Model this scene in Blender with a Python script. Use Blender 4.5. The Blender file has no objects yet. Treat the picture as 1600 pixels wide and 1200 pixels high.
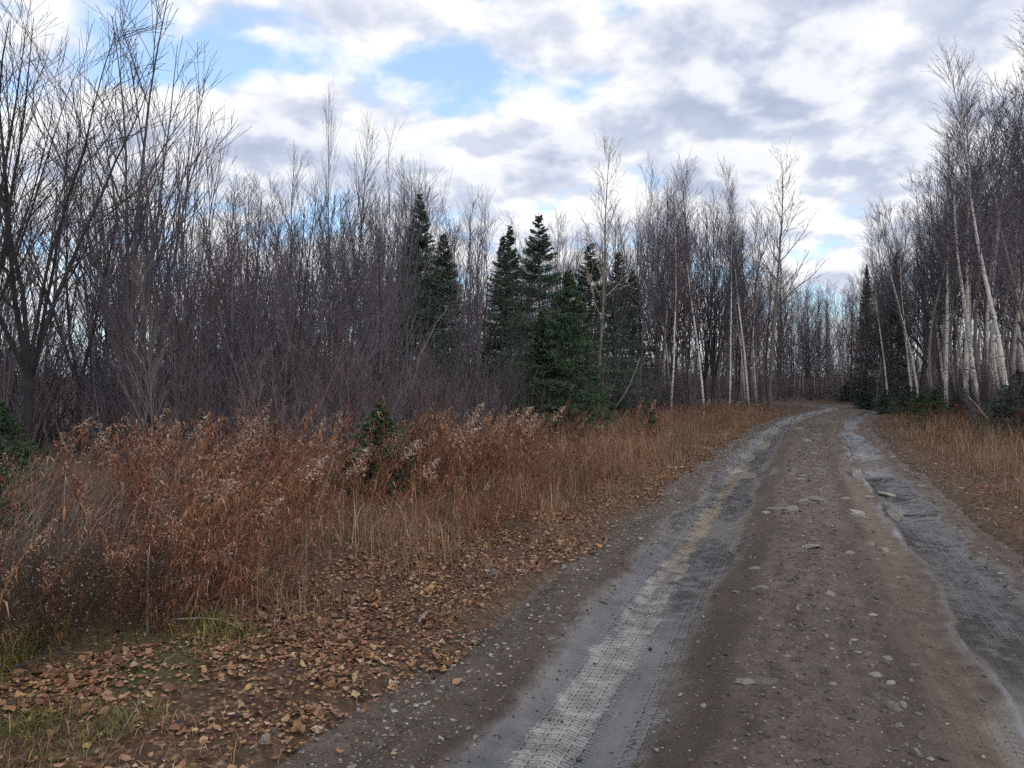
import bpy, math, random
import numpy as np
from mathutils import Vector, Matrix

R = math.radians
SC = bpy.context.scene
COL = SC.collection
rng = np.random.default_rng(7)
random.seed(7)

# ------------------------------------------------------------------ camera
F = 1164.0                       # focal length in pixels of the 1600 px wide photograph
CAM_H = 1.6
cam_d = bpy.data.cameras.new('camera')
cam_d.sensor_width = 36.0
cam_d.lens = 36.0 * F / 1600.0
cam_d.clip_start = 0.05
cam_d.clip_end = 3000.0
cam = bpy.data.objects.new('camera', cam_d)
COL.objects.link(cam)
cam.location = (0, 0, CAM_H)
cam.rotation_euler = (R(90.0), 0, 0)
SC.camera = cam

# ------------------------------------------------------------------ render / view
SC.view_settings.view_transform = 'Standard'
SC.view_settings.look = 'None'
SC.view_settings.exposure = 0.12
SC.view_settings.gamma = 1.0
SC.view_settings.use_curve_mapping = False
SC.cycles.use_denoising = False
SC.cycles.max_bounces = 3
SC.cycles.diffuse_bounces = 1
SC.cycles.glossy_bounces = 2
SC.cycles.transmission_bounces = 2
SC.cycles.transparent_max_bounces = 4
SC.cycles.sample_clamp_indirect = 4.0
SC.cycles.use_adaptive_sampling = True
SC.cycles.adaptive_threshold = 0.035

SUN_EL, SUN_AZ = R(33), R(150)    # azimuth clockwise from +Y (the viewing direction): behind, to the right


# ------------------------------------------------------------------ node helpers
class N:
    """thin wrapper for building a node tree"""
    def __init__(self, tree):
        self.t = tree
        tree.nodes.clear()

    def n(self, typ, **kw):
        nd = self.t.nodes.new(typ)
        for k, v in kw.items():
            setattr(nd, k, v)
        return nd

    def link(self, a, b):
        self.t.links.new(a, b)

    def put(self, sock, v):
        if isinstance(v, bpy.types.NodeSocket):
            self.link(v, sock)
        else:
            sock.default_value = v

    def math(self, op, a, b=0.0, c=0.0, clamp=False):
        m = self.n('ShaderNodeMath', operation=op)
        m.use_clamp = clamp
        self.put(m.inputs[0], a); self.put(m.inputs[1], b); self.put(m.inputs[2], c)
        return m.outputs[0]

    def vmath(self, op, a, b=(0, 0, 0), s=1.0):
        m = self.n('ShaderNodeVectorMath', operation=op)
        self.put(m.inputs[0], a); self.put(m.inputs[1], b)
        if op == 'SCALE':
            self.put(m.inputs[3], s)
        return m.outputs['Value'] if op in ('DISTANCE', 'LENGTH', 'DOT_PRODUCT') else m.outputs[0]

    def noise(self, vec, scale, detail=4.0, rough=0.55, dist=0.0, dims='3D'):
        m = self.n('ShaderNodeTexNoise', noise_dimensions=dims)
        if vec is not None:
            self.link(vec, m.inputs['Vector'])
        m.inputs['Scale'].default_value = scale
        m.inputs['Detail'].default_value = detail
        m.inputs['Roughness'].default_value = rough
        m.inputs['Distortion'].default_value = dist
        return m.outputs['Fac']

    def ramp(self, fac, stops, interp='LINEAR'):
        m = self.n('ShaderNodeValToRGB')
        m.color_ramp.interpolation = interp
        el = m.color_ramp.elements
        while len(el) < len(stops):
            el.new(0.5)
        for e, (p, c) in zip(el, stops):
            e.position = p
            e.color = (*c, 1.0) if len(c) == 3 else c
        self.put(m.inputs[0], fac)
        return m.outputs[0]

    def mapr(self, v, a, b, c=0.0, d=1.0, smooth=True):
        m = self.n('ShaderNodeMapRange')
        m.interpolation_type = 'SMOOTHSTEP' if smooth else 'LINEAR'
        self.put(m.inputs[0], v)
        for i, x in zip((1, 2, 3, 4), (a, b, c, d)):
            self.put(m.inputs[i], x)
        return m.outputs[0]

    def mix(self, fac, a, b, mode='MIX'):
        m = self.n('ShaderNodeMix', data_type='RGBA', blend_type=mode)
        self.put(m.inputs[0], fac)
        for i, x in ((6, a), (7, b)):
            if isinstance(x, tuple) and len(x) == 3:
                x = (*x, 1.0)
            self.put(m.inputs[i], x)
        return m.outputs[2]

    def attr(self, name):
        return self.n('ShaderNodeAttribute', attribute_name=name)


# ------------------------------------------------------------------ world: sky with broken cloud
def make_world():
    w = bpy.data.worlds.new('World')
    SC.world = w
    w.use_nodes = True
    g = N(w.node_tree)
    out = g.n('ShaderNodeOutputWorld')
    bg = g.n('ShaderNodeBackground')
    bg.inputs['Strength'].default_value = 0.15
    g.link(bg.outputs[0], out.inputs[0])
    sky = g.n('ShaderNodeTexSky', sky_type='NISHITA')
    sky.sun_disc = False
    sky.sun_elevation = SUN_EL
    sky.sun_rotation = SUN_AZ
    sky.altitude = 300
    sky.dust_density = 0.6
    sky.ozone_density = 1.6
    blue = g.mix(0.36, g.mix(1.0, sky.outputs[0], (1.2, 1.45, 1.6), 'MULTIPLY'), (4.6, 5.4, 6.3))     # thin veil of high cloud over the blue
    co = g.n('ShaderNodeTexCoord').outputs['Generated']
    sep = g.n('ShaderNodeSeparateXYZ'); g.link(co, sep.inputs[0])
    zc = g.math('MAXIMUM', sep.outputs[2], 0.0)
    k = g.math('DIVIDE', 1.0, g.math('ADD', zc, 0.30))
    uv = g.vmath('SCALE', co, s=k)
    m = g.n('ShaderNodeMapping'); g.link(uv, m.inputs[0])
    m.inputs['Scale'].default_value = (1, 1, 0)
    uv = m.outputs[0]

    def PUV(px, py):
        v = Vector(((px - 800) / F, 1.0, (600 - py) / F)).normalized()
        q = 1.0 / (max(v.z, 0) + 0.30)
        return (v.x * q, v.y * q)

    def density(vec):
        a = g.noise(vec, 2.3, 2.0, 0.5, 0.2)
        b = g.noise(vec, 5.4, 7.0, 0.52, 0.1)
        return g.math('ADD', g.math('MULTIPLY', a, 0.60), g.math('MULTIPLY', b, 0.64))

    off = g.n('ShaderNodeMapping'); g.link(uv, off.inputs[0])
    off.inputs['Location'].default_value = (3.7, 1.9, 0.0)
    p = off.outputs[0]
    d0 = density(p)
    offb = g.n('ShaderNodeMapping'); g.link(p, offb.inputs[0])
    offb.inputs['Location'].default_value = (0.025, -0.06, 0.0)
    d1 = density(offb.outputs[0])
    # where the photograph shows gaps (negative) and heavy cloud (positive): centre pixel, spread, amount
    bias = [((680, 135), (0.30, 0.16), -0.20), ((500, 100), (0.30, 0.11), -0.17), ((760, 175), (0.2, 0.14), -0.12),
            ((190, 25), (0.26, 0.16), -0.24), ((330, 95), (0.30, 0.1), -0.2), ((930, 150), (0.18, 0.12), -0.19), ((960, 8), (0.16, 0.07), -0.12),
            ((60, 330), (0.5, 0.3), -0.08), ((250, 420), (0.7, 0.4), -0.05), ((1270, 400), (0.35, 0.25), -0.03),
            ((1300, 215), (0.40, 0.30), 0.12), ((760, 240), (1.2, 0.4), 0.12), ((1350, 120), (0.5, 0.35), 0.15),
            ((1480, 20), (0.35, 0.2), 0.10), ((300, 200), (0.6, 0.35), 0.10), ((650, 40), (0.35, 0.12), 0.10), ((820, 80), (0.25, 0.18), 0.08)]
    tot = None
    for (px, py), (sx, sy), amt in bias:
        u, v = PUV(px, py)
        mp = g.n('ShaderNodeMapping', vector_type='TEXTURE'); g.link(uv, mp.inputs[0])
        mp.inputs['Location'].default_value = (u, v, 0)
        mp.inputs['Scale'].default_value = (sx * 0.68, sy * 0.62, 1)
        ln = g.vmath('LENGTH', mp.outputs[0])
        ga = g.math('MULTIPLY', g.math('EXPONENT', g.math('MULTIPLY', g.math('MULTIPLY', ln, ln), -1.0)), amt * (0.72 if amt < 0 else 0.8))
        tot = ga if tot is None else g.math('ADD', tot, ga)
    d = g.math('ADD', d0, tot)
    cover = g.mapr(d, 0.47, 0.62)
    thick = g.mapr(d, 0.56, 0.86)
    lit = g.mapr(g.math('SUBTRACT', d0, d1), -0.10, 0.085)
    shade = g.math('MULTIPLY', thick, g.math('SUBTRACT', 1.0, lit))
    # thin cloud is bright, thick cloud seen from below is grey
    colr = g.ramp(g.math('ADD', g.math('MULTIPLY', lit, 0.70), g.math('MULTIPLY', g.math('SUBTRACT', 1.0, thick), 0.42)),
                  [(0.0, (3.0, 3.3, 4.05)), (0.28, (3.9, 4.15, 4.8)), (0.55, (5.2, 5.3, 5.6)), (0.88, (6.8, 6.7, 6.5))])
    colr = g.mix(1.0, colr, (0.975, 0.99, 1.03), 'MULTIPLY')
    final = g.mix(g.math('MULTIPLY', cover, 0.97), blue, colr)
    # a pale band of distant cloud towards the horizon
    hz = g.mapr(zc, 0.0, 0.2, 0.45, 0.0)
    final = g.mix(hz, final, (4.5, 4.8, 5.4))
    g.link(final, bg.inputs['Color'])


make_world()
sun_d = bpy.data.lights.new('sun', 'SUN')
sun_d.energy = 1.2
sun_d.angle = R(24)
sun_d.color = (1.0, 0.93, 0.84)
sun = bpy.data.objects.new('sun', sun_d)
COL.objects.link(sun)
_sd = Vector((math.sin(SUN_AZ) * math.cos(SUN_EL), math.cos(SUN_AZ) * math.cos(SUN_EL), math.sin(SUN_EL)))
sun.rotation_euler = _sd.to_track_quat('Z', 'Y').to_euler()


# ------------------------------------------------------------------ general helpers
def hash2(ix, iy, seed):
    h = (ix.astype(np.int64) * 374761393 + iy.astype(np.int64) * 668265263 + seed * 1442695041) & 0x7fffffff
    h = ((h ^ (h >> 13)) * 1274126177) & 0x7fffffff
    return ((h ^ (h >> 16)) & 0xffffff) / float(0xffffff)


def vnoise(x, y, seed=0):
    x = np.asarray(x, float); y = np.asarray(y, float)
    ix = np.floor(x); iy = np.floor(y)
    fx = x - ix; fy = y - iy
    fx = fx * fx * (3 - 2 * fx); fy = fy * fy * (3 - 2 * fy)
    a = hash2(ix, iy, seed); b = hash2(ix + 1, iy, seed)
    c = hash2(ix, iy + 1, seed); d = hash2(ix + 1, iy + 1, seed)
    return (a * (1 - fx) + b * fx) * (1 - fy) + (c * (1 - fx) + d * fx) * fy - 0.5


def fbm(x, y, seed=0, oct=4):
    s = 0; a = 1.0
    for i in range(oct):
        s = s + a * vnoise(np.asarray(x) * 2 ** i, np.asarray(y) * 2 ** i, seed + i * 17)
        a *= 0.5
    return s


def sst(x, a, b):
    t = np.clip((np.asarray(x, float) - a) / (b - a), 0, 1)
    return t * t * (3 - 2 * t)


def mesh(name, verts, faces, mats=None, attrs=None, smooth=True, mat_idx=None):
    """faces: list of int arrays (n,k)"""
    me = bpy.data.meshes.new(name)
    verts = np.ascontiguousarray(verts, np.float32)
    me.vertices.add(len(verts))
    me.vertices.foreach_set('co', verts.ravel())
    if not isinstance(faces, (list, tuple)):
        faces = [faces]
    faces = [np.asarray(f, np.int32) for f in faces if len(f)]
    loops = np.concatenate([f.ravel() for f in faces])
    tot = np.concatenate([np.full(len(f), f.shape[1], np.int32) for f in faces])
    start = np.concatenate([[0], np.cumsum(tot)[:-1]]).astype(np.int32)
    me.loops.add(len(loops))
    me.loops.foreach_set('vertex_index', loops)
    me.polygons.add(len(tot))
    me.polygons.foreach_set('loop_start', start)
    me.polygons.foreach_set('use_smooth', np.full(len(tot), smooth, bool))
    if mat_idx is not None:
        me.polygons.foreach_set('material_index', np.asarray(mat_idx, np.int32))
    for k, v in (attrs or {}).items():
        v = np.asarray(v, np.float32)
        if v.ndim == 2:
            at = me.attributes.new(k, 'FLOAT_VECTOR', 'POINT'); at.data.foreach_set('vector', v.ravel())
        else:
            at = me.attributes.new(k, 'FLOAT', 'POINT'); at.data.foreach_set('value', v)
    for m in (mats if isinstance(mats, (list, tuple)) else [mats]):
        if m:
            me.materials.append(m)
    me.update(calc_edges=True)
    return me


def obj(name, data, parent=None, loc=None, rot=None, scale=None, label=None, cat=None, group=None, kind=None):
    o = bpy.data.objects.new(name, data)
    COL.objects.link(o)
    if parent is not None:
        o.parent = parent
    if loc is not None:
        o.location = loc
    if rot is not None:
        o.rotation_euler = rot
    if scale is not None:
        o.scale = scale if hasattr(scale, '__len__') else (scale,) * 3
    if label: o['label'] = label
    if cat: o['category'] = cat
    if group: o['group'] = group
    if kind: o['kind'] = kind
    return o


def unit(v):
    return v / np.maximum(np.linalg.norm(v, axis=-1, keepdims=True), 1e-9)


def tubes(P, Rd, k=3):
    """P (n,M,3) centre lines, Rd (n,M) radii -> verts, quads"""
    n, M, _ = P.shape
    T = np.empty_like(P)
    T[:, 1:-1] = P[:, 2:] - P[:, :-2]
    T[:, 0] = P[:, 1] - P[:, 0]
    T[:, -1] = P[:, -1] - P[:, -2]
    T = unit(T)
    ref = np.where(np.abs(T[:, :1, 2:3]) > 0.8, np.array([1.0, 0, 0]), np.array([0, 0, 1.0]))
    ref = np.broadcast_to(ref, P.shape)
    A = unit(np.cross(T, ref)); B = np.cross(T, A)
    ang = np.arange(k) * 2 * np.pi / k
    ring = A[:, :, None, :] * np.cos(ang)[None, None, :, None] + B[:, :, None, :] * np.sin(ang)[None, None, :, None]
    V = P[:, :, None, :] + ring * Rd[:, :, None, None]
    idx = np.arange(n * M * k).reshape(n, M, k)
    a = idx[:, :-1]; b = idx[:, 1:]
    q = np.stack([a, np.roll(a, -1, 2), np.roll(b, -1, 2), b], -1).reshape(-1, 4)
    return V.reshape(-1, 3), q


class Acc:
    """accumulates vert / face / attribute arrays of several pieces into one mesh"""
    def __init__(self):
        self.v = []; self.f = []; self.a = {}; self.n = 0

    def add(self, v, f, **attrs):
        v = np.asarray(v, float)
        for q in (f if isinstance(f, list) else [f]):
            self.f.append(np.asarray(q) + self.n)
        self.v.append(v)
        for k_, x in attrs.items():
            x = np.asarray(x, float)
            self.a.setdefault(k_, []).append(np.full(len(v), float(x)) if x.ndim == 0 else x)
        self.n += len(v)

    def mesh(self, name, mats, smooth=True):
        tri = [f for f in self.f if f.shape[1] == 3]; quad = [f for f in self.f if f.shape[1] == 4]
        fs = []
        if quad: fs.append(np.concatenate(quad))
        if tri: fs.append(np.concatenate(tri))
        return mesh(name, np.concatenate(self.v), fs, mats, {k_: np.concatenate(x) for k_, x in self.a.items()}, smooth)


def scatter_copies(proto_v, proto_f, mats4):
    """replicate one prototype by many 4x4 transforms"""
    n = len(mats4)
    hv = np.concatenate([proto_v, np.ones((len(proto_v), 1))], 1)
    V = np.einsum('nij,vj->nvi', mats4, hv)[..., :3].reshape(-1, 3)
    off = (np.arange(n) * len(proto_v))[:, None, None]
    fs = [(f[None] + off).reshape(-1, f.shape[1]) for f in (proto_f if isinstance(proto_f, list) else [proto_f])]
    return V, fs


def mats_from(pos, yaw, tilt, tiltdir, scl):
    """n transforms: scale, yaw about z, then tilt towards tiltdir"""
    n = len(pos)
    c, s = np.cos(yaw), np.sin(yaw)
    Z = np.zeros(n); O = np.ones(n)
    Rz = np.stack([np.stack([c, -s, Z], 1), np.stack([s, c, Z], 1), np.stack([Z, Z, O], 1)], 1)
    ax = np.stack([-np.sin(tiltdir), np.cos(tiltdir), Z], 1)
    K = np.zeros((n, 3, 3))
    K[:, 0, 1] = -ax[:, 2]; K[:, 0, 2] = ax[:, 1]; K[:, 1, 0] = ax[:, 2]; K[:, 1, 2] = -ax[:, 0]; K[:, 2, 0] = -ax[:, 1]; K[:, 2, 1] = ax[:, 0]
    I = np.eye(3)[None]
    Rt = I + np.sin(tilt)[:, None, None] * K + (1 - np.cos(tilt))[:, None, None] * (K @ K)
    scl = np.asarray(scl)
    if scl.ndim == 1:
        scl = np.stack([scl] * 3, 1)
    M = (Rt @ Rz) * scl[:, None, :]
    out = np.zeros((n, 4, 4)); out[:, :3, :3] = M; out[:, :3, 3] = pos; out[:, 3, 3] = 1
    return out


# ------------------------------------------------------------------ road frame: s runs along the road, t to the right of the camera's line
D2 = np.array([0.369, 0.9294]); N2 = np.array([0.9294, -0.369])


def curve(s):
    s = np.asarray(s, float)
    r = 0.0030 * np.clip(s - 22, 0, 28) ** 2
    l = 0.026 * np.clip(s - 50, 0, 200) ** 2
    return r - l + 0.168 * np.clip(s - 50, 0, 200)


def st2xy(s, t):
    s = np.asarray(s, float); q = np.asarray(t, float) + curve(s)
    return s * D2[0] + q * N2[0], s * D2[1] + q * N2[1]


def xy2st(x, y):
    s = np.asarray(x, float) * D2[0] + np.asarray(y, float) * D2[1]
    return s, np.asarray(x, float) * N2[0] + np.asarray(y, float) * N2[1] - curve(s)


def ground_z(x, y):
    s, t = xy2st(x, y)
    edge_l = -2.0 + 0.22 * fbm(s * 0.7, s * 0.13, 3, 3)
    edge_r = 1.62 + 0.012 * np.clip(s, 0, 40) + 0.2 * fbm(s * 0.7, s * 0.13, 9, 3)
    inside = sst(t, edge_l - 0.12, edge_l + 0.22) * (1 - sst(t, edge_r - 0.22, edge_r + 0.12))
    z = 0.035 + 0.05 * fbm(x * 0.9, y * 0.9, 21, 4)
    z = z + 0.10 * sst(-t, 2.4, 4.0) + 0.10 * sst(t, 2.2, 4.0)
    z = z + 0.5 * fbm(x * 0.06, y * 0.06, 5, 2) * sst(np.abs(t), 5, 14)
    z = z + 3.0 * sst(np.hypot(x, y), 105, 190)
    return z * (1 - inside) - 0.16 * inside * (1 - sst(s, 100, 130))


PUDDLES = [  # s, t, half length, half width, depth
    (21.8, -1.10, 2.8, 0.30, 0.06), (14.4, -1.02, 0.7, 0.38, 0.05), (17.6, -1.25, 1.2, 0.18, 0.045),
    (28.0, -1.15, 2.8, 0.24, 0.06), (15.0, 0.9, 0.7, 0.24, 0.045), (18.5, 1.0, 1.0, 0.18, 0.045),
    (3.95, 1.08, 0.55, 0.20, 0.06), (10.6, 1.0, 0.7, 0.14, 0.03),
]


def road_z(s, t):
    s = np.asarray(s, float); t = np.asarray(t, float)
    drift = -0.11 * sst(s, 2, 14)
    wl = 0.05 * fbm(s * 0.35, 0.3, 31, 2)
    z = 0.035 * np.exp(-((t - 0.02) / 0.55) ** 2)
    z = z - 0.055 * np.exp(-(np.abs(t + 0.98 - drift - wl) / 0.40) ** 3)
    z = z - 0.042 * np.exp(-(np.abs(t - 1.02 - wl) / 0.42) ** 3)
    # the narrow deeper tyre tracks inside the ruts
    z = z - 0.009 * np.exp(-(np.abs(t + 1.08 - drift - wl) / 0.15) ** 2.5) - 0.010 * np.exp(-(np.abs(t - 0.74 - wl) / 0.15) ** 2.5)
    # mud squeezed up along the inner side of the left rut
    z = z + 0.022 * np.exp(-((t + 0.55 - drift * 0.6 - wl + 0.04 * fbm(s * 2.5, 0.1, 71, 2)) / 0.07) ** 2)
    z = z + 0.012 * np.exp(-((t - 0.93 - wl + 0.03 * fbm(s * 3, 0.7, 73, 2)) / 0.04) ** 2)
    loose = 0.05 + 1.0 * np.clip(sst(np.abs(t + 0.1), 1.4, 1.9) + np.exp(-((t + 0.03) / 0.5) ** 2), 0, 1)
    z = z + 0.028 * (0.12 + 0.88 * np.clip(loose, 0, 1)) * fbm(s * 1.6, t * 1.6, 33, 3) + loose * 0.016 * fbm(s * 9, t * 9, 37, 3) + loose * 0.007 * fbm(s * 35, t * 35, 39, 2)
    for ps, pt, a, b, dp in PUDDLES:
        z = z - dp * np.exp(-(((s - ps) / a) ** 2 + ((t - pt) / b) ** 2))
    return z - 0.10 * sst(-t, 2.0, 2.35) - 0.10 * sst(t - 0.012 * np.clip(s, 0, 40), 1.7, 2.0)


def surf_z(x, y):
    s, t = xy2st(x, y)
    rz = np.where((t > -2.35) & (t < 2.6) & (s > 0.3) & (s < 118), road_z(s, t), -9.0)
    return np.maximum(ground_z(x, y), rz)


def from_px(px, depth):
    x = (px - 800) / F * depth
    return x, depth


def px_of(x, y, z):
    return 800 + F * x / y, 600 - F * (z - CAM_H) / y


def ground_at(px, py):
    """point of the (nearly level) ground seen at a pixel of the photograph, used to measure where things stand"""
    y = CAM_H * F / (py - 600.0)
    return (px - 800) / F * y, y


# ------------------------------------------------------------------ materials
def new_mat(name):
    m = bpy.data.materials.new(name)
    m.use_nodes = True
    g = N(m.node_tree)
    out = g.n('ShaderNodeOutputMaterial')
    b = g.n('ShaderNodeBsdfPrincipled')
    g.link(b.outputs[0], out.inputs[0])
    b.inputs['Specular IOR Level'].default_value = 0.3
    return m, g, b


def bump(g, b, h, strength=0.5, dist=0.01, normal=None):
    n = g.n('ShaderNodeBump')
    n.inputs['Strength'].default_value = strength
    n.inputs['Distance'].default_value = dist
    g.link(h, n.inputs['Height'])
    if normal is not None:
        g.link(normal, n.inputs['Normal'])
    g.link(n.outputs[0], b.inputs['Normal'])
    return n.outputs[0]


LEAF_STOPS = [(0.0, (0.055, 0.032, 0.022)), (0.2, (0.12, 0.058, 0.034)), (0.42, (0.215, 0.105, 0.055)), (0.6, (0.27, 0.155, 0.088)), (0.76, (0.31, 0.21, 0.135)),
              (0.86, (0.245, 0.105, 0.075)), (0.93, (0.36, 0.235, 0.095)), (1.0, (0.44, 0.36, 0.28))]


def mat_ground():
    m, g, b = new_mat('forest_floor')
    co = g.n('ShaderNodeTexCoord').outputs['Object']
    n1 = g.noise(co, 0.6, 5); n2 = g.noise(co, 14, 6, 0.65); n3 = g.noise(co, 60, 4, 0.6)
    c = g.ramp(n2, [(0.28, (0.035, 0.024, 0.016)), (0.5, (0.085, 0.055, 0.034)), (0.62, (0.13, 0.085, 0.05)), (0.78, (0.19, 0.135, 0.085))])
    vo = g.n('ShaderNodeTexVoronoi'); g.link(co, vo.inputs['Vector']); vo.inputs['Scale'].default_value = 30; vo.inputs['Randomness'].default_value = 1.0
    sepc = g.n('ShaderNodeSeparateColor'); g.link(vo.outputs['Color'], sepc.inputs[0])
    cell = g.mix(1.0, g.ramp(sepc.outputs[0], LEAF_STOPS), g.ramp(vo.outputs['Distance'], [(0.2, (0.85, 0.85, 0.85)), (0.55, (0.3, 0.28, 0.26))]), 'MULTIPLY')
    c = g.mix(g.math('MULTIPLY', g.attr('litter').outputs['Fac'], g.mapr(n2, 0.35, 0.55)), c, cell)
    moss = g.math('MULTIPLY', g.mapr(n1, 0.48, 0.62), g.attr('moss').outputs['Fac'])
    c = g.mix(g.math('MULTIPLY', moss, 0.75), c, g.ramp(n3, [(0.3, (0.03, 0.038, 0.012)), (0.7, (0.11, 0.115, 0.035))]))
    g.link(c, b.inputs['Base Color'])
    b.inputs['Roughness'].default_value = 0.95
    bump(g, b, g.math('ADD', n2, g.math('MULTIPLY', n3, 0.5)), 0.8, 0.03)
    return m


def mat_road():
    m, g, b = new_mat('wet_gravel_road')
    st = g.attr('st').outputs['Vector']
    wet = g.attr('wet').outputs['Fac']; tan = g.attr('tan').outputs['Fac']
    trd = g.attr('tread').outputs['Fac']; tl = g.attr('tread_local').outputs['Fac']
    n0 = g.noise(st, 1.3, 4); n1 = g.noise(st, 7, 6, 0.6); n2 = g.noise(st, 42, 5, 0.65); n3 = g.noise(st, 170, 3, 0.6)
    vor = g.n('ShaderNodeTexVoronoi'); g.link(st, vor.inputs['Vector']); vor.inputs['Scale'].default_value = 62
    vor2 = g.n('ShaderNodeTexVoronoi'); g.link(st, vor2.inputs['Vector']); vor2.inputs['Scale'].default_value = 24
    soil = g.ramp(g.math('ADD', g.math('MULTIPLY', n1, 0.55), g.math('MULTIPLY', n2, 0.45)),
                  [(0.30, (0.054, 0.041, 0.034)), (0.47, (0.110, 0.086, 0.072)), (0.60, (0.160, 0.128, 0.108)), (0.75, (0.22, 0.182, 0.156))])
    # little stones pressed into the surface
    peb = g.mapr(vor.outputs['Distance'], 0.30, 0.20)
    pebsel = g.mapr(g.n('ShaderNodeSeparateColor').outputs[0] if False else vor.outputs['Color'], 0.60, 0.66)
    pebm = g.math('MULTIPLY', peb, pebsel)
    peb2 = g.math('MULTIPLY', g.mapr(vor2.outputs['Distance'], 0.26, 0.18), g.mapr(vor2.outputs['Color'], 0.70, 0.74))
    pebm = g.math('MULTIPLY', g.math('MAXIMUM', pebm, peb2), g.math('SUBTRACT', 1.0, g.math('MULTIPLY', wet, 0.85)))
    stm = g.n('ShaderNodeMapping'); g.link(st, stm.inputs[0]); stm.inputs['Scale'].default_value = (0.55, 3.2, 1)
    streak = g.noise(stm.outputs[0], 1.6, 6, 0.62)
    soil = g.mix(1.0, soil, g.ramp(streak, [(0.32, (0.58, 0.56, 0.55)), (0.52, (0.98, 0.98, 0.98)), (0.7, (1.18, 1.17, 1.15))]), 'MULTIPLY')
    crumb = g.noise(st, 90, 3, 0.7)
    soil = g.mix(g.mapr(crumb, 0.56, 0.66, 0.0, 0.6), soil, (0.05, 0.042, 0.037))
    soil = g.mix(g.math('MULTIPLY', pebm, 0.65), soil, g.ramp(n0, [(0.3, (0.16, 0.14, 0.12)), (0.7, (0.30, 0.275, 0.25))]))
    mud = g.ramp(n1, [(0.34, (0.028, 0.026, 0.026)), (0.52, (0.052, 0.048, 0.048)), (0.68, (0.10, 0.092, 0.088))])
    w = g.mapr(g.math('ADD', wet, g.math('MULTIPLY', g.math('SUBTRACT', g.math('ADD', g.math('MULTIPLY', n1, 0.6), g.math('MULTIPLY', n0, 0.4)), 0.5), 0.9)), 0.10, 0.92)
    w2 = g.mapr(g.math('ADD', wet, g.math('MULTIPLY', g.math('SUBTRACT', n1, 0.5), 0.5)), 0.10, 0.62)
    c = g.mix(w, soil, mud)
    tanc = g.ramp(n1, [(0.3, (0.115, 0.090, 0.070)), (0.7, (0.20, 0.16, 0.124))])
    c = g.mix(g.math('MULTIPLY', tan, g.mapr(n0, 0.25, 0.55, 0.35, 0.85)), c, tanc)
    film = g.attr('film').outputs['Fac']
    filmc = g.mix(g.attr('ochre').outputs['Fac'], g.ramp(n1, [(0.36, (0.075, 0.068, 0.063)), (0.5, (0.16, 0.147, 0.134)), (0.64, (0.28, 0.257, 0.235))]), g.ramp(n1, [(0.3, (0.145, 0.108, 0.068)), (0.7, (0.25, 0.19, 0.12))]))
    fm = g.mapr(g.math('ADD', film, g.math('ADD', g.math('MULTIPLY', g.math('SUBTRACT', n2, 0.5), 1.1), g.math('MULTIPLY', g.math('SUBTRACT', n1, 0.5), 0.9))), 0.36, 0.62, 0.0, 0.9)
    c = g.mix(fm, c, filmc)
    damp = g.attr('damp').outputs['Fac']
    c = g.mix(g.math('MULTIPLY', damp, g.mapr(n1, 0.3, 0.6, 0.45, 0.9)), c, (0.062, 0.047, 0.038))
    g.link(c, b.inputs['Base Color'])
    ro = g.math('SUBTRACT', 0.92, g.math('MULTIPLY', w2, g.mapr(g.math('ADD', g.math('MULTIPLY', n1, 0.5), g.math('MULTIPLY', n0, 0.5)), 0.40, 0.60, 0.78, 0.60)))
    g.link(g.math('SUBTRACT', ro, g.math('MULTIPLY', film, 0.06)), b.inputs['Roughness'])
    g.link(g.math('ADD', 0.18, g.math('MULTIPLY', w2, 0.50)), b.inputs['Specular IOR Level'])
    # tyre lugs
    sx = g.n('ShaderNodeSeparateXYZ'); g.link(st, sx.inputs[0])
    warp = g.math('MULTIPLY', g.math('SUBTRACT', g.noise(st, 3.0, 2), 0.5), 4.0)
    wob = g.math('MULTIPLY', g.math('SUBTRACT', n2, 0.5), 2.4)
    ph = g.math('ADD', g.math('ADD', g.math('MULTIPLY', sx.outputs[0], 118.0), g.math('MULTIPLY', g.math('ABSOLUTE', tl), 55.0)), g.math('ADD', warp, wob))
    ribs = g.math('SINE', g.math('MULTIPLY', tl, 95.0))
    lug = g.math('SMOOTH_MIN', g.mapr(g.math('SINE', ph), -0.35, 0.35), g.mapr(ribs, -0.9, -0.3), 0.1)
    lug = g.math('MULTIPLY', g.math('MULTIPLY', g.math('SUBTRACT', lug, 0.38), trd), g.mapr(n0, 0.30, 0.52, 0.15, 1.0))
    grain = g.math('MULTIPLY', g.math('ADD', g.math('MULTIPLY', n2, 1.0), g.math('MULTIPLY', n3, 0.6)), g.math('SUBTRACT', 1.7, g.math('MULTIPLY', w2, 1.69)))
    h = g.math('ADD', g.math('ADD', grain, g.math('MULTIPLY', lug, 1.2)), g.math('MULTIPLY', pebm, 0.6))
    near = g.mapr(sx.outputs[0], 3.5, 12.0, 1.0, 0.06)
    bump(g, b, g.math('MULTIPLY', h, near), 0.8, 0.014)
    return m


def mat_water():
    m, g, b = new_mat('puddle_water')
    co = g.n('ShaderNodeTexCoord').outputs['Object']
    c = g.ramp(g.noise(co, 3, 3), [(0.3, (0.14, 0.118, 0.095)), (0.7, (0.22, 0.19, 0.155))])
    g.link(c, b.inputs['Base Color'])
    b.inputs['Roughness'].default_value = 0.2
    b.inputs['Specular IOR Level'].default_value = 0.6
    bump(g, b, g.noise(co, 7, 3), 0.5, 0.012)
    return m


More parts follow.
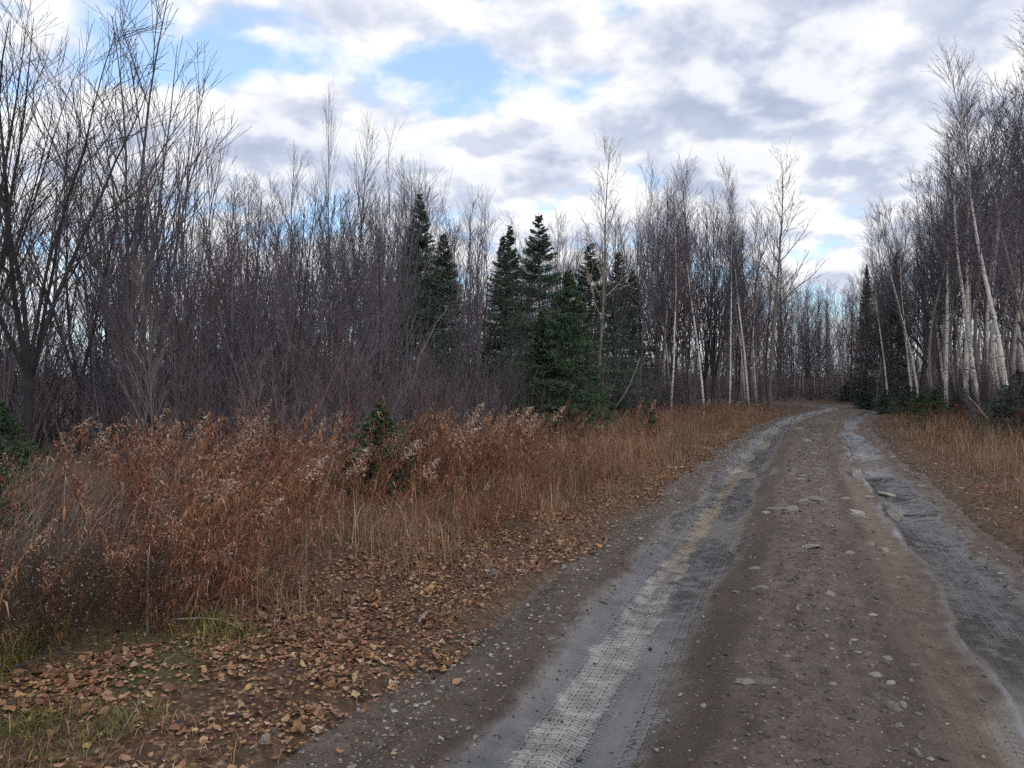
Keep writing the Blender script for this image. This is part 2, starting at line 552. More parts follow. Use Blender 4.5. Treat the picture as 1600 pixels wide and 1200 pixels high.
def mat_stone(name='stone', tint=(1, 1, 1)):
    m, g, b = new_mat(name)
    co = g.n('ShaderNodeTexCoord').outputs['Object']
    rnd = g.n('ShaderNodeObjectInfo').outputs['Random']
    n = g.noise(co, 9, 6, 0.65); n2 = g.noise(co, 45, 4)
    t = tint
    c = g.ramp(n, [(0.25, (0.17 * t[0], 0.155 * t[1], 0.14 * t[2])), (0.5, (0.33 * t[0], 0.31 * t[1], 0.285 * t[2])), (0.75, (0.48 * t[0], 0.46 * t[1], 0.43 * t[2]))])
    c = g.mix(g.math('MULTIPLY', g.mapr(n2, 0.42, 0.62), 0.6), c, (0.11, 0.09, 0.075))
    c = g.mix(1.0, c, g.ramp(rnd, [(0, (0.35, 0.33, 0.31)), (0.5, (0.66, 0.63, 0.59)), (1, (1.0, 0.97, 0.92))]), 'MULTIPLY')
    g.link(c, b.inputs['Base Color'])
    b.inputs['Roughness'].default_value = 0.8
    bump(g, b, g.math('ADD', n, n2), 0.5, 0.008)
    return m


def mat_gravel():
    m, g, b = new_mat('gravel')
    r = g.attr('rnd').outputs['Fac']
    c = g.ramp(r, [(0.0, (0.06, 0.05, 0.043)), (0.5, (0.13, 0.112, 0.096)), (0.8, (0.19, 0.168, 0.148)), (1.0, (0.31, 0.285, 0.26))])
    g.link(c, b.inputs['Base Color'])
    b.inputs['Roughness'].default_value = 0.85
    return m


def mat_bark(name, stops, scale=(14, 14, 2.5), rough=0.9):
    m, g, b = new_mat(name)
    co = g.n('ShaderNodeTexCoord').outputs['Object']
    mp = g.n('ShaderNodeMapping'); g.link(co, mp.inputs[0]); mp.inputs['Scale'].default_value = scale
    rnd = g.n('ShaderNodeObjectInfo').outputs['Random']
    n = g.noise(mp.outputs[0], 1.0, 5, 0.6)
    c = g.ramp(n, stops)
    c = g.mix(1.0, c, g.ramp(rnd, [(0, (0.72, 0.72, 0.74)), (1, (1.22, 1.18, 1.15))]), 'MULTIPLY')
    g.link(c, b.inputs['Base Color'])
    b.inputs['Roughness'].default_value = rough
    bump(g, b, n, 0.6, 0.01)
    return m


def mat_birch(name, tones):
    m, g, b = new_mat(name)
    co = g.n('ShaderNodeTexCoord').outputs['Object']
    mp = g.n('ShaderNodeMapping'); g.link(co, mp.inputs[0]); mp.inputs['Scale'].default_value = (4, 4, 26)
    mp2 = g.n('ShaderNodeMapping'); g.link(co, mp2.inputs[0]); mp2.inputs['Scale'].default_value = (3, 3, 2.2)
    n = g.noise(mp.outputs[0], 1.0, 4, 0.6); n2 = g.noise(mp2.outputs[0], 1.0, 4, 0.6)
    rad = g.attr('rad').outputs['Fac']
    rnd = g.n('ShaderNodeObjectInfo').outputs['Random']
    white = g.ramp(n2, [(0.3, (0.42, 0.39, 0.36)), (0.6, (0.68, 0.65, 0.61))])
    white = g.mix(1.0, white, g.ramp(rnd, tones), 'MULTIPLY')
    c = g.mix(g.mapr(n, 0.54, 0.62), white, (0.05, 0.043, 0.04))
    c = g.mix(g.mapr(n2, 0.60, 0.70), c, (0.12, 0.10, 0.09))
    sz_ = g.n('ShaderNodeSeparateXYZ'); g.link(co, sz_.inputs[0])
    foot = g.math('MULTIPLY', g.mapr(sz_.outputs[2], 0.2, 1.6, 1.0, 0.0), g.mapr(n2, 0.38, 0.56))      # rough dark bark at the foot
    c = g.mix(foot, c, (0.07, 0.06, 0.056))
    thin = g.mapr(rad, 0.006, 0.016)
    c = g.mix(thin, (0.11, 0.082, 0.078), c)
    g.link(c, b.inputs['Base Color'])
    b.inputs['Roughness'].default_value = 0.7
    return m


def mat_rnd(name, stops, rough=0.85, transl=0.0):
    """colour by a random number stored with every leaf or blade"""
    m, g, b = new_mat(name)
    r = g.attr('rnd').outputs['Fac']
    co = g.n('ShaderNodeTexCoord').outputs['Object']
    c = g.ramp(r, stops)
    c = g.mix(1.0, c, g.ramp(g.noise(co, 0.9, 3), [(0.3, (0.75, 0.75, 0.76)), (0.7, (1.2, 1.18, 1.15))]), 'MULTIPLY')
    g.link(c, b.inputs['Base Color'])
    b.inputs['Roughness'].default_value = rough
    if transl:
        tr = g.n('ShaderNodeBsdfTranslucent'); g.link(c, tr.inputs[0])
        mx = g.n('ShaderNodeMixShader'); mx.inputs[0].default_value = transl
        g.link(b.outputs[0], mx.inputs[1]); g.link(tr.outputs[0], mx.inputs[2])
        out = [n_ for n_ in g.t.nodes if n_.type == 'OUTPUT_MATERIAL'][0]
        g.link(mx.outputs[0], out.inputs[0])
    return m


def mat_leaf():
    m, g, b = new_mat('fallen_leaf')
    rnd = g.n('ShaderNodeObjectInfo').outputs['Random']
    co = g.n('ShaderNodeTexCoord').outputs['Object']
    c = g.ramp(rnd, LEAF_STOPS)
    c = g.mix(1.0, c, g.ramp(g.noise(co, 40, 4), [(0.3, (0.6, 0.58, 0.55)), (0.6, (1.05, 1.05, 1.05))]), 'MULTIPLY')
    g.link(c, b.inputs['Base Color'])
    b.inputs['Roughness'].default_value = 0.7
    return m


M = {
    'ground': mat_ground(), 'road': mat_road(), 'water': mat_water(), 'stone': mat_stone(), 'gravel': mat_gravel(),
    'bark': mat_bark('grey_bark', [(0.3, (0.06, 0.053, 0.057)), (0.55, (0.11, 0.098, 0.102)), (0.8, (0.19, 0.17, 0.17))]),
    'dark_bark': mat_bark('dark_bark', [(0.3, (0.022, 0.019, 0.021)), (0.6, (0.045, 0.04, 0.042)), (0.8, (0.085, 0.077, 0.077))]),
    'pale_bark': mat_bark('pale_bark', [(0.3, (0.13, 0.112, 0.098)), (0.55, (0.22, 0.195, 0.172)), (0.8, (0.31, 0.28, 0.25))]),
    'twig': mat_bark('purple_brown_twig', [(0.3, (0.074, 0.066, 0.081)), (0.7, (0.140, 0.124, 0.146))], (6, 6, 6)),
    'dark_twig': mat_bark('dark_twig', [(0.3, (0.045, 0.038, 0.044)), (0.7, (0.085, 0.072, 0.078))], (6, 6, 6)),
    'pale_twig': mat_bark('pale_twig', [(0.3, (0.15, 0.122, 0.108)), (0.7, (0.27, 0.225, 0.20))], (6, 6, 6)),
    'red_twig': mat_bark('reddish_twig', [(0.3, (0.10, 0.068, 0.068)), (0.7, (0.17, 0.12, 0.115))], (6, 6, 6)),
    'brown_stem': mat_bark('brown_stem', [(0.3, (0.045, 0.030, 0.022)), (0.7, (0.095, 0.065, 0.047))], (6, 6, 6)),
    'birch': mat_birch('white_birch_bark', [(0, (0.78, 0.76, 0.74)), (1, (1.06, 1.05, 1.03))]),
    'grey_birch': mat_birch('grey_birch_bark', [(0, (0.22, 0.205, 0.20)), (0.5, (0.50, 0.48, 0.465)), (0.85, (0.82, 0.80, 0.78)), (1, (1.0, 0.99, 0.97))]),
    'needle': mat_rnd('spruce_needles', [(0.0, (0.028, 0.047, 0.036)), (0.5, (0.060, 0.096, 0.068)), (0.85, (0.092, 0.138, 0.092)), (1.0, (0.125, 0.168, 0.10))], 0.7),
    'needle_light': mat_rnd('young_spruce_needles', [(0.0, (0.022, 0.044, 0.026)), (0.5, (0.050, 0.092, 0.050)), (1.0, (0.12, 0.17, 0.08))], 0.7),
    'weed': mat_rnd('dry_weed', [(0.0, (0.065, 0.030, 0.020)), (0.35, (0.155, 0.066, 0.037)), (0.65, (0.235, 0.104, 0.058)), (0.88, (0.32, 0.165, 0.095)), (1.0, (0.42, 0.27, 0.17))], 0.85, 0.15),
    'plume': mat_rnd('seed_plume', [(0.0, (0.20, 0.135, 0.10)), (0.5, (0.36, 0.265, 0.21)), (1.0, (0.56, 0.47, 0.41))], 0.9, 0.2),
    'grass': mat_rnd('dry_grass', [(0.0, (0.085, 0.050, 0.031)), (0.3, (0.19, 0.113, 0.066)), (0.6, (0.30, 0.188, 0.112)), (0.85, (0.40, 0.275, 0.172)), (1.0, (0.50, 0.385, 0.27))], 0.8, 0.15),
    'grey_grass': mat_rnd('weathered_grass', [(0.0, (0.075, 0.055, 0.045)), (0.5, (0.16, 0.12, 0.098)), (1.0, (0.31, 0.25, 0.21))], 0.85, 0.1),
    'green_grass': mat_rnd('green_grass', [(0.0, (0.035, 0.040, 0.012)), (0.5, (0.095, 0.10, 0.028)), (0.85, (0.18, 0.165, 0.05)), (1.0, (0.30, 0.23, 0.09))], 0.7, 0.2),
    'undergrowth': mat_rnd('undergrowth', [(0.0, (0.030, 0.026, 0.020)), (0.4, (0.050, 0.046, 0.030)), (0.7, (0.035, 0.050, 0.030)), (1.0, (0.085, 0.066, 0.045))], 0.8),
    'litter': mat_rnd('leaf_litter', LEAF_STOPS, 0.75),
    'leaf': mat_leaf(),
    'yellow_leaf': mat_rnd('withered_leaf', [(0, (0.30, 0.15, 0.06)), (1, (0.42, 0.24, 0.10))], 0.7, 0.2),
}

# ================================================================== LARGE STRUCTURE
# ------------------------------------------------------------------ ground
def make_ground():
    def axis(lo, a, b, hi, step):
        mid = np.arange(a, b + 1e-6, step)
        out_hi = [b]; d = step
        while out_hi[-1] < hi:
            d *= 1.16; out_hi.append(out_hi[-1] + d)
        out_lo = [a]; d = step
        while out_lo[-1] > lo:
            d *= 1.16; out_lo.append(out_lo[-1] - d)
        return np.concatenate([out_lo[1:][::-1], mid, out_hi[1:]])
    xs = axis(-900, -9, 16, 900, 0.15); ys = axis(-200, 1.0, 32, 1500, 0.15)
    X, Y = np.meshgrid(xs, ys)
    Z = ground_z(X, Y)
    V = np.stack([X, Y, Z], -1).reshape(-1, 3)
    idx = np.arange(len(V)).reshape(X.shape)
    q = np.stack([idx[:-1, :-1], idx[:-1, 1:], idx[1:, 1:], idx[1:, :-1]], -1).reshape(-1, 4)
    s, t = xy2st(V[:, 0], V[:, 1])
    moss = sst(-t, 2.6, 3.4) * (1 - sst(V[:, 1], 3.6, 5.0)) + 0.2 * sst(-t, 2.3, 3.2)
    me = mesh('ground', V, q, M['ground'], {'moss': np.clip(moss, 0, 1), 'litter': 0.85 * (sst(-t, 2.0, 2.3) + sst(t, 1.75, 2.1)) * (1 - 0.5 * sst(np.abs(t), 5, 9))})
    return obj('ground', me, kind='structure', label='forest floor of brown litter and moss beside the track')


ground = make_ground()


def make_road():
    rows = [1.2]
    while rows[-1] < 112:
        rows.append(rows[-1] + max(0.02, 0.0045 * rows[-1] ** 1.12))
    S = np.array(rows)
    Tt = np.linspace(-2.45, 2.45, 176)
    SS, TT = np.meshgrid(S, Tt, indexing='ij')
    x, y = st2xy(SS, TT)
    z = road_z(SS, TT)
    V = np.stack([x, y, z], -1).reshape(-1, 3)
    idx = np.arange(len(V)).reshape(SS.shape)
    q = np.stack([idx[:-1, :-1], idx[:-1, 1:], idx[1:, 1:], idx[1:, :-1]], -1).reshape(-1, 4)
    s = SS.ravel(); t = TT.ravel()
    drift = -0.11 * sst(s, 2, 14); wl = 0.05 * fbm(s * 0.35, 0.3, 31, 2)
    en = 0.20 * fbm(s * 1.1, t * 2.0, 51, 4)
    a = t - drift - wl + en
    wet = sst(a, -1.62, -1.24) * (1 - sst(a, -0.82, -0.50))
    wet = wet * (0.80 + 0.9 * fbm(s * 0.45, t * 1.8, 55, 3))
    b = t - wl + en
    wr = sst(b, 0.80, 1.10) * (1 - sst(b, 1.25, 1.70)) * (0.80 + 0.9 * fbm(s * 0.3, t * 0.9, 57, 2))
    wet = np.clip(np.maximum(wet, wr), 0, 1)
    for ps, pt, pa, pb, dp in PUDDLES:
        wet = np.maximum(wet, np.exp(-0.6 * (((s - ps) / pa) ** 2 + ((t - pt) / pb) ** 2)))
    far = sst(s, 30, 55)
    wet = wet * (1 - 0.5 * far) + 0.18 * far
    t1 = np.exp(-(np.abs(t + 1.08 - drift - wl) / 0.14) ** 4)
    t2 = np.exp(-(np.abs(t - 0.74 - wl) / 0.14) ** 6)
    t3 = 0.5 * np.exp(-(np.abs(t + 0.70 - drift - wl) / 0.09) ** 6)
    t4 = 0.3 * np.exp(-(np.abs(t - 1.22 - wl) / 0.16) ** 4) * np.clip(0.5 + 2.0 * fbm(s * 0.8, t * 2, 99, 2), 0, 1)
    tread = np.clip(t1 + t2 + t3 + t4, 0, 1)
    tl = np.where(t < -0.86 + drift + wl, t + 1.08 - drift - wl, np.where(t < 0, t + 0.70 - drift - wl, np.where(t < 0.97 + wl, t - 0.74 - wl, t - 1.22 - wl)))
    tan = t1 * sst(s, 6.0, 8.5) * (1 - sst(s, 13.5, 16)) * 0.9 + 1.0 * np.exp(-(np.abs(t - 0.74 - wl) / 0.16) ** 4) * np.clip(0.8 + 0.9 * fbm(s * 0.5, t * 4, 97, 3), 0, 1) * (1 - sst(s, 13, 20)) + 0.22 * np.exp(-((t - 0.2) / 0.5) ** 2)
    tan = np.clip(tan - t1, 0, 1)
    film = np.exp(-(np.abs(t + 1.08 - drift - wl + 0.25 * en) / 0.15) ** 3) * (1 - sst(s, 15, 18)) * np.clip(0.72 + 0.9 * fbm(s * 0.6, t * 3, 59, 3), 0, 1)
    ochre = sst(s, 5.6, 8.0)
    bb = t - 0.6 * drift - wl + 0.5 * en
    damp = np.exp(-((bb + 0.47) / 0.13) ** 2) * (1 - 0.6 * sst(s, 14, 30)) + 0.55 * np.exp(-((t - 0.47 + 0.5 * en) / 0.10) ** 2) + 0.5 * np.exp(-((t + 1.62 - drift + en) / 0.14) ** 2)
    me = mesh('road', V, q, M['road'], {'st': np.stack([s, t, np.zeros_like(s)], 1), 'wet': wet, 'tread': tread, 'tread_local': tl, 'tan': np.clip(tan, 0, 1), 'film': film, 'ochre': ochre, 'damp': np.clip(damp, 0, 1)})
    return obj('road', me, kind='structure', label='rutted muddy gravel track with wet wheel ruts')


road = make_road()


def make_puddles():
    for i, (ps, pt, a, b, dp) in enumerate(PUDDLES):
        rim = [float(road_z(ps + a * 1.0 * math.cos(u), pt + b * 1.0 * math.sin(u))) for u in np.linspace(0, 6.28, 16)]
        low = float(road_z(ps, pt))
        z = low + (sorted(rim)[3] - low) * 0.62
        ang = np.linspace(0, 2 * np.pi, 40, endpoint=False)
        rr = 1.35 + 0.15 * np.sin(3 * ang + i)
        x, y = st2xy(ps + a * rr * np.cos(ang), pt + b * rr * np.sin(ang))
        cx, cy = st2xy(ps, pt)
        v = np.stack([np.append(x, cx), np.append(y, cy), np.full(41, z)], 1)
        f = np.array([[j, (j + 1) % 40, 40] for j in range(40)])
        me = mesh('puddle', v, f, M['water'])
        lab = ['long pale puddle in the rut on the grassier side, far along', 'short puddle across the tyre print in the wetter rut', 'narrow puddle beside the gravel edge of the wetter rut',
               'farthest thin puddle in the wetter rut', 'thin bright puddle in the drier rut, mid distance', 'farther thin puddle in the drier rut', 'murky tan puddle at the lower right corner', 'small damp pool in the drier rut among flat stones'][i]
        obj('puddle', me, kind='structure', label=lab)


make_puddles()

# ================================================================== TREES
def pick(P, u):
    """point, tangent on polylines P (n,M,3) at u (n,m)"""
    n, Mq, _ = P.shape
    f = np.clip(u, 0, 0.9999) * (Mq - 1)
    i = f.astype(int); w = (f - i)[..., None]
    ar = np.arange(n)[:, None]
    a = P[ar, i]; b = P[ar, i + 1]
    return a * (1 - w) + b * w, unit(b - a), i, w[..., 0]


def grow(r, P, Rd, m, u0, u1, angle, length, Mq, trop, wob, ratio, rend, plane=None):
    """m children on each parent polyline. length: f(u)->length array"""
    n = P.shape[0]
    u = u0 + (u1 - u0) * (np.arange(m)[None] + r.random((n, m))) / m
    p0, tg, i, w = pick(P, u)
    ar = np.arange(n)[:, None]
    rp = Rd[ar, i] * (1 - w) + Rd[ar, i + 1] * w
    az = r.random((n, m)) * 2 * np.pi + np.arange(m)[None] * 2.399
    ref = np.where(np.abs(tg[..., 2:3]) > 0.9, np.array([1.0, 0, 0]), np.array([0, 0, 1.0]))
    A = unit(np.cross(tg, ref)); B = np.cross(tg, A)
    side = A * np.cos(az)[..., None] + B * np.sin(az)[..., None]
    an = angle * (0.75 + 0.5 * r.random((n, m)))[..., None]
    d = unit(tg * np.cos(an) + side * np.sin(an))
    L = length(u) * (0.65 + 0.6 * r.random((n, m)))
    p0 = p0.reshape(-1, 3); d = d.reshape(-1, 3); L = L.reshape(-1); rp = rp.reshape(-1)
    N_ = len(p0)
    Q = np.empty((N_, Mq, 3)); Q[:, 0] = p0
    step = (L / (Mq - 1))[:, None]
    for j in range(1, Mq):
        d = unit(d + np.array([0, 0, trop]) + r.normal(0, wob, (N_, 3)))
        Q[:, j] = Q[:, j - 1] + d * step
    rs = np.clip(rp * ratio, rend, None)
    tt = np.linspace(0, 1, Mq)[None]
    RR = rs[:, None] * (1 - tt) + np.minimum(rend, rs)[:, None] * tt
    return Q, RR


def stem_line(r, H, Mq, lean=0.0, leandir=0.0, wob=0.03, base=None, d0=None, trop=0.05):
    p = np.zeros((1, Mq, 3))
    if base is not None:
        p[0, 0] = base
    d = np.array([[math.sin(lean) * math.cos(leandir), math.sin(lean) * math.sin(leandir), math.cos(lean)]]) if d0 is None else unit(np.array([d0], float))
    for j in range(1, Mq):
        d = unit(d + r.normal(0, wob, (1, 3)) * np.array([1, 1, 0.3]) + np.array([0, 0, trop]))
        p[:, j] = p[:, j - 1] + d * H / (Mq - 1)
    return p


def bare_tree(style, H, seed):
    """-> (trunk, crown) geometry of a leafless tree H metres tall"""
    r = np.random.default_rng(seed)
    A = Acc(); C = Acc()

    def trunk(P, Rd, k):
        v, q = tubes(P, Rd, k); A.add(v, q, rad=np.repeat(Rd.ravel(), k))

    if style in ('broom', 'dark'):
        broom = style == 'broom'
        fork = H * (0.12 if broom else 0.2)
        r0 = H * (0.0085 if broom else 0.0074)
        t0 = stem_line(r, fork, 5, r.random() * 0.12, r.random() * 6)
        trunk(t0, np.linspace(r0 * 1.3, r0, 5)[None], 8)
        ns = 7 if broom else 6
        stems = []
        for k in range(ns):
            a = k * 2 * np.pi / ns + r.random()
            sp = (0.06 + 0.24 * r.random()) if broom else (0.14 + 0.34 * r.random())
            h = (H - fork) * (0.78 + 0.24 * r.random())
            stems.append(stem_line(r, h, 10, 0, 0, 0.032 if broom else 0.05, t0[0, -1] - np.array([0, 0, 0.03]),
                                   (math.sin(sp) * math.cos(a), math.sin(sp) * math.sin(a), math.cos(sp)), 0.012 if broom else 0.022))
        P = np.concatenate(stems); Rd = np.linspace(r0 * (0.5 if broom else 0.62), 0.005, 10)[None].repeat(ns, 0) * (0.7 + 0.5 * r.random((ns, 1)))
        trunk(P, Rd, 6)
        b1 = grow(r, P, Rd, 9 if broom else 10, 0.16, 0.95, 0.34 if broom else 0.52, lambda u: H * 0.36 * (1.10 - u), 8, 0.022, 0.035, 0.6, 0.0042)
        b2 = grow(r, *b1, 5 if broom else 6, 0.12, 0.95, 0.36 if broom else 0.45, lambda u: H * 0.135 * (1.2 - u), 5, 0.025, 0.05, 0.72, 0.0036)
        b3 = grow(r, *b2, 1 if broom else 2, 0.2, 0.8, 0.42, lambda u: H * 0.05 * (1.3 - u * 0.6), 3, 0.03, 0.06, 0.8, 0.003)
    elif style in ('single', 'thin'):
        one = style == 'single'
        r0 = H * (0.0066 if one else 0.0048)
        P = stem_line(r, H, 14, 0.03 + 0.06 * r.random(), r.random() * 6, 0.03)
        Rd = np.linspace(r0, 0.004, 14)[None]
        trunk(P, Rd, 7)
        b1 = grow(r, P, Rd, 40 if one else 26, 0.18, 0.97, 0.42, lambda u: H * 0.33 * (1.10 - u), 8, 0.025, 0.04, 0.55, 0.004)
        b2 = grow(r, *b1, 5, 0.12, 0.95, 0.38, lambda u: H * 0.12 * (1.2 - u), 5, 0.025, 0.05, 0.72, 0.0034)
        b3 = grow(r, *b2, 1, 0.2, 0.8, 0.42, lambda u: H * 0.045 * (1.3 - u * 0.6), 3, 0.03, 0.06, 0.8, 0.003)
    elif style in ('birch', 'slim_birch'):
        big = style == 'birch'
        r0 = H * (0.0068 if big else 0.0046)
        P = stem_line(r, H, 16, 0.02 + 0.06 * r.random(), 0.0, 0.03, trop=0.012)
        Rd = np.linspace(r0, 0.005, 16)[None]
        trunk(P, Rd, 8)
        b1 = grow(r, P, Rd, 36 if big else 26, 0.40, 0.98, 0.46, lambda u: H * 0.28 * (1.12 - u), 8, 0.028, 0.045, 0.45, 0.0045)
        b2 = grow(r, *b1, 8 if big else 6, 0.10, 0.96, 0.42, lambda u: H * 0.095 * (1.2 - u), 5, 0.03, 0.06, 0.65, 0.0036)
        b3 = grow(r, *b2, 2 if big else 1, 0.15, 0.9, 0.45, lambda u: H * 0.032 * (1.3 - u * 0.6), 3, 0.03, 0.07, 0.8, 0.003)
    elif style == 'poplar':
        r0 = H * 0.0092
        P = stem_line(r, H, 16, 0.03, 0.0, 0.03)
        Rd = np.linspace(r0, 0.006, 16)[None]
        trunk(P, Rd, 8)
        b1 = grow(r, P, Rd, 24, 0.36, 0.97, 0.72, lambda u: H * 0.34 * (1.12 - u), 9, 0.07, 0.07, 0.55, 0.0065)
        b2 = grow(r, *b1, 6, 0.18, 0.97, 0.62, lambda u: H * 0.10 * (1.2 - u), 5, 0.06, 0.09, 0.72, 0.005)
        b3 = grow(r, *b2, 2, 0.25, 0.95, 0.6, lambda u: H * 0.03 * (1.3 - u * 0.6), 3, 0.06, 0.1, 0.8, 0.0042)
    elif style == 'shrub':
        ns = 11
        stems = []
        for k in range(ns):
            a = k * 2 * np.pi / ns + r.random() * 1.2
            sp = 0.06 + 0.42 * r.random()
            stems.append(stem_line(r, H * (0.6 + 0.45 * r.random()), 8, 0, 0, 0.05, (0.14 * math.cos(a), 0.14 * math.sin(a), 0), (math.sin(sp) * math.cos(a), math.sin(sp) * math.sin(a), math.cos(sp)), 0.008))
        P = np.concatenate(stems); Rd = np.linspace(H * 0.0050, 0.004, 8)[None].repeat(ns, 0)
        trunk(P, Rd, 5)
        b1 = grow(r, P, Rd, 6, 0.1, 0.95, 0.40, lambda u: H * 0.40 * (1.1 - u), 6, 0.02, 0.05, 0.65, 0.0036)
        b2 = grow(r, *b1, 4, 0.12, 0.97, 0.42, lambda u: H * 0.15 * (1.2 - u), 4, 0.02, 0.07, 0.75, 0.003)
        b3 = None
    for lv, k in ((b1, 4), (b2, 3), (b3, 3)):
        if lv is not None:
            v, q = tubes(*lv, k)
            C.add(v, q, rad=np.repeat(lv[1].ravel(), k))
    return A, C


def build_tree_proto(style, H, seed, bark, twig):
    A, C = bare_tree(style, H, seed)
    return A.mesh('trunk', M[bark]), C.mesh('crown', M[twig]), H


PROTO = {
    'broom1': build_tree_proto('broom', 8, 11, 'bark', 'twig'), 'broom2': build_tree_proto('broom', 8, 12, 'bark', 'twig'), 'broom3': build_tree_proto('broom', 8, 19, 'dark_bark', 'twig'),
    'dark1': build_tree_proto('dark', 9, 13, 'dark_bark', 'dark_twig'), 'dark2': build_tree_proto('dark', 9, 14, 'dark_bark', 'dark_twig'),
    'single1': build_tree_proto('single', 9, 15, 'bark', 'twig'), 'single2': build_tree_proto('single', 9, 16, 'bark', 'twig'), 'single3': build_tree_proto('single', 9, 17, 'dark_bark', 'twig'),
    'thin1': build_tree_proto('thin', 7, 18, 'bark', 'twig'), 'thin2': build_tree_proto('thin', 7, 21, 'bark', 'red_twig'),
    'birch1': build_tree_proto('birch', 12, 22, 'birch', 'twig'), 'birch2': build_tree_proto('birch', 12, 23, 'birch', 'twig'),
    'birch3': build_tree_proto('slim_birch', 12, 24, 'grey_birch', 'twig'), 'birch4': build_tree_proto('birch', 12, 25, 'birch', 'twig'), 'slim1': build_tree_proto('slim_birch', 11, 51, 'grey_birch', 'twig'), 'slim2': build_tree_proto('slim_birch', 11, 52, 'grey_birch', 'twig'),
    'poplar1': build_tree_proto('poplar', 11, 26, 'pale_bark', 'pale_twig'), 'poplar2': build_tree_proto('poplar', 11, 27, 'pale_bark', 'pale_twig'),
    'pale_thin': build_tree_proto('thin', 4, 33, 'pale_bark', 'pale_twig'),
    'shrub1': build_tree_proto('shrub', 3, 28, 'bark', 'twig'), 'shrub2': build_tree_proto('shrub', 3, 29, 'dark_bark', 'dark_twig'), 'shrub3': build_tree_proto('shrub', 3, 30, 'red_twig', 'red_twig'),
    'shrub4': build_tree_proto('shrub', 3, 31, 'bark', 'twig'),
}


def spruce(H, W, seed, sparse=1.0):
    nsz = 1.25 if H > 5 else (1.25 if H > 3 else 0.85)
    r = np.random.default_rng(seed)
    T = Acc(); C = Acc(); B = Acc()
    P = stem_line(r, H, 10, 0.01, 0, 0.008)
    Rd = np.linspace(H * 0.011, 0.006, 10)[None]
    v, q = tubes(P, Rd, 7); T.add(v, q)
    nb = int((H * 46 + 20) * sparse)
    u = 0.03 + 0.95 * np.sort(r.random(nb)) ** 1.0
    p0, tg, i, w = pick(P, u[None]); p0 = p0[0]
    az = r.random(nb) * 6.283
    L = W * (1.01 - u) ** 1.1 * (0.65 + 0.5 * r.random(nb)) * np.where(u < 0.12, 0.75, 1.0) + 0.035
    el = -0.18 + 0.75 * u ** 1.5 + r.normal(0, 0.09, nb)
    Mq = 6
    Q = np.empty((nb, Mq, 3)); Q[:, 0] = p0
    for j in range(1, Mq):
        e = el + 0.38 * (j / Mq) ** 2 - 0.12
        d = np.stack([np.cos(az) * np.cos(e), np.sin(az) * np.cos(e), np.sin(e)], 1)
        Q[:, j] = Q[:, j - 1] + d * (L / (Mq - 1))[:, None]
    RR = np.linspace(0.011, 0.003, Mq)[None].repeat(nb, 0)
    v, q = tubes(Q, RR, 3); B.add(v, q)
    # side twigs lying mostly in the plane of each bough
    m = 12
    uu = 0.12 + 0.88 * (np.arange(m)[None] + r.random((nb, m))) / m
    pt, tt, _, _ = pick(Q, uu)
    sidev = unit(np.cross(tt, np.array([0, 0, 1.0])))
    sg = np.where((np.arange(m) % 2) == 0, 1.0, -1.0)[None, :, None]
    dirv = unit(tt * 0.75 + sidev * sg * (0.55 + 0.3 * r.random((nb, m, 1))) + np.array([0, 0, 1.0]) * r.normal(-0.05, 0.22, (nb, m, 1)))
    tl = (0.03 + 0.05 * np.minimum(1, L[:, None] / 0.5) + 0.38 * L[:, None] * (1.05 - uu)) * (0.6 + 0.6 * r.random((nb, m)))
    pt = pt.reshape(-1, 3); dirv = dirv.reshape(-1, 3); tl = np.minimum(tl.reshape(-1), 0.42)
    slim = (0.35 + 0.65 * np.minimum(1.0, np.repeat(L, m) / 0.5))[:, None]
    shade = np.repeat(np.clip(0.15 + 0.45 * r.random(nb), 0, 1), m)
    # needles: slim triangles brushing forward around each twig
    kN = 12
    f = (np.arange(kN)[None] + r.random((len(pt), kN))) / kN
    base = pt[:, None] + dirv[:, None] * (tl[:, None] * f)[..., None]
    rv = unit(r.normal(0, 1, (len(pt), kN, 3)))
    nd = unit(dirv[:, None] * 0.75 + rv * 0.75)
    nl = ((0.045 + 0.035 * r.random((len(pt), kN))) * nsz * slim)[..., None]
    wv = unit(np.cross(nd, unit(r.normal(0, 1, (len(pt), kN, 3))))) * 0.0085 * nsz
    tri = np.stack([base - wv, base + wv, base + nd * nl], 2).reshape(-1, 3)
    # brighter young tips
    rn = np.clip(shade[:, None] + 0.55 * f * r.random((len(pt), kN)) ** 1.5, 0, 1)
    C.add(tri, np.arange(len(tri)).reshape(-1, 3), rnd=np.repeat(rn.ravel(), 3))
    return T, B, C


def build_spruce(H, W, seed, mat, sparse=1.0):
    T, B, C = spruce(H, W, seed, sparse)
    return T.mesh('trunk', M['bark']), B.mesh('branches', M['dark_twig']), C.mesh('needles', M[mat], smooth=False), H


SPR = {'tall1': build_spruce(8, 2.4, 41, 'needle'), 'tall2': build_spruce(8, 2.1, 42, 'needle', 1.1), 'tall3': build_spruce(7, 2.5, 44, 'needle'),
       'young': build_spruce(4, 1.8, 43, 'needle_light', 1.6), 'bush': build_spruce(1.6, 0.85, 45, 'needle_light', 2.0), 'darkbush': build_spruce(1.9, 1.1, 46, 'needle', 2.0)}

TREES = []    # (x, y) already taken


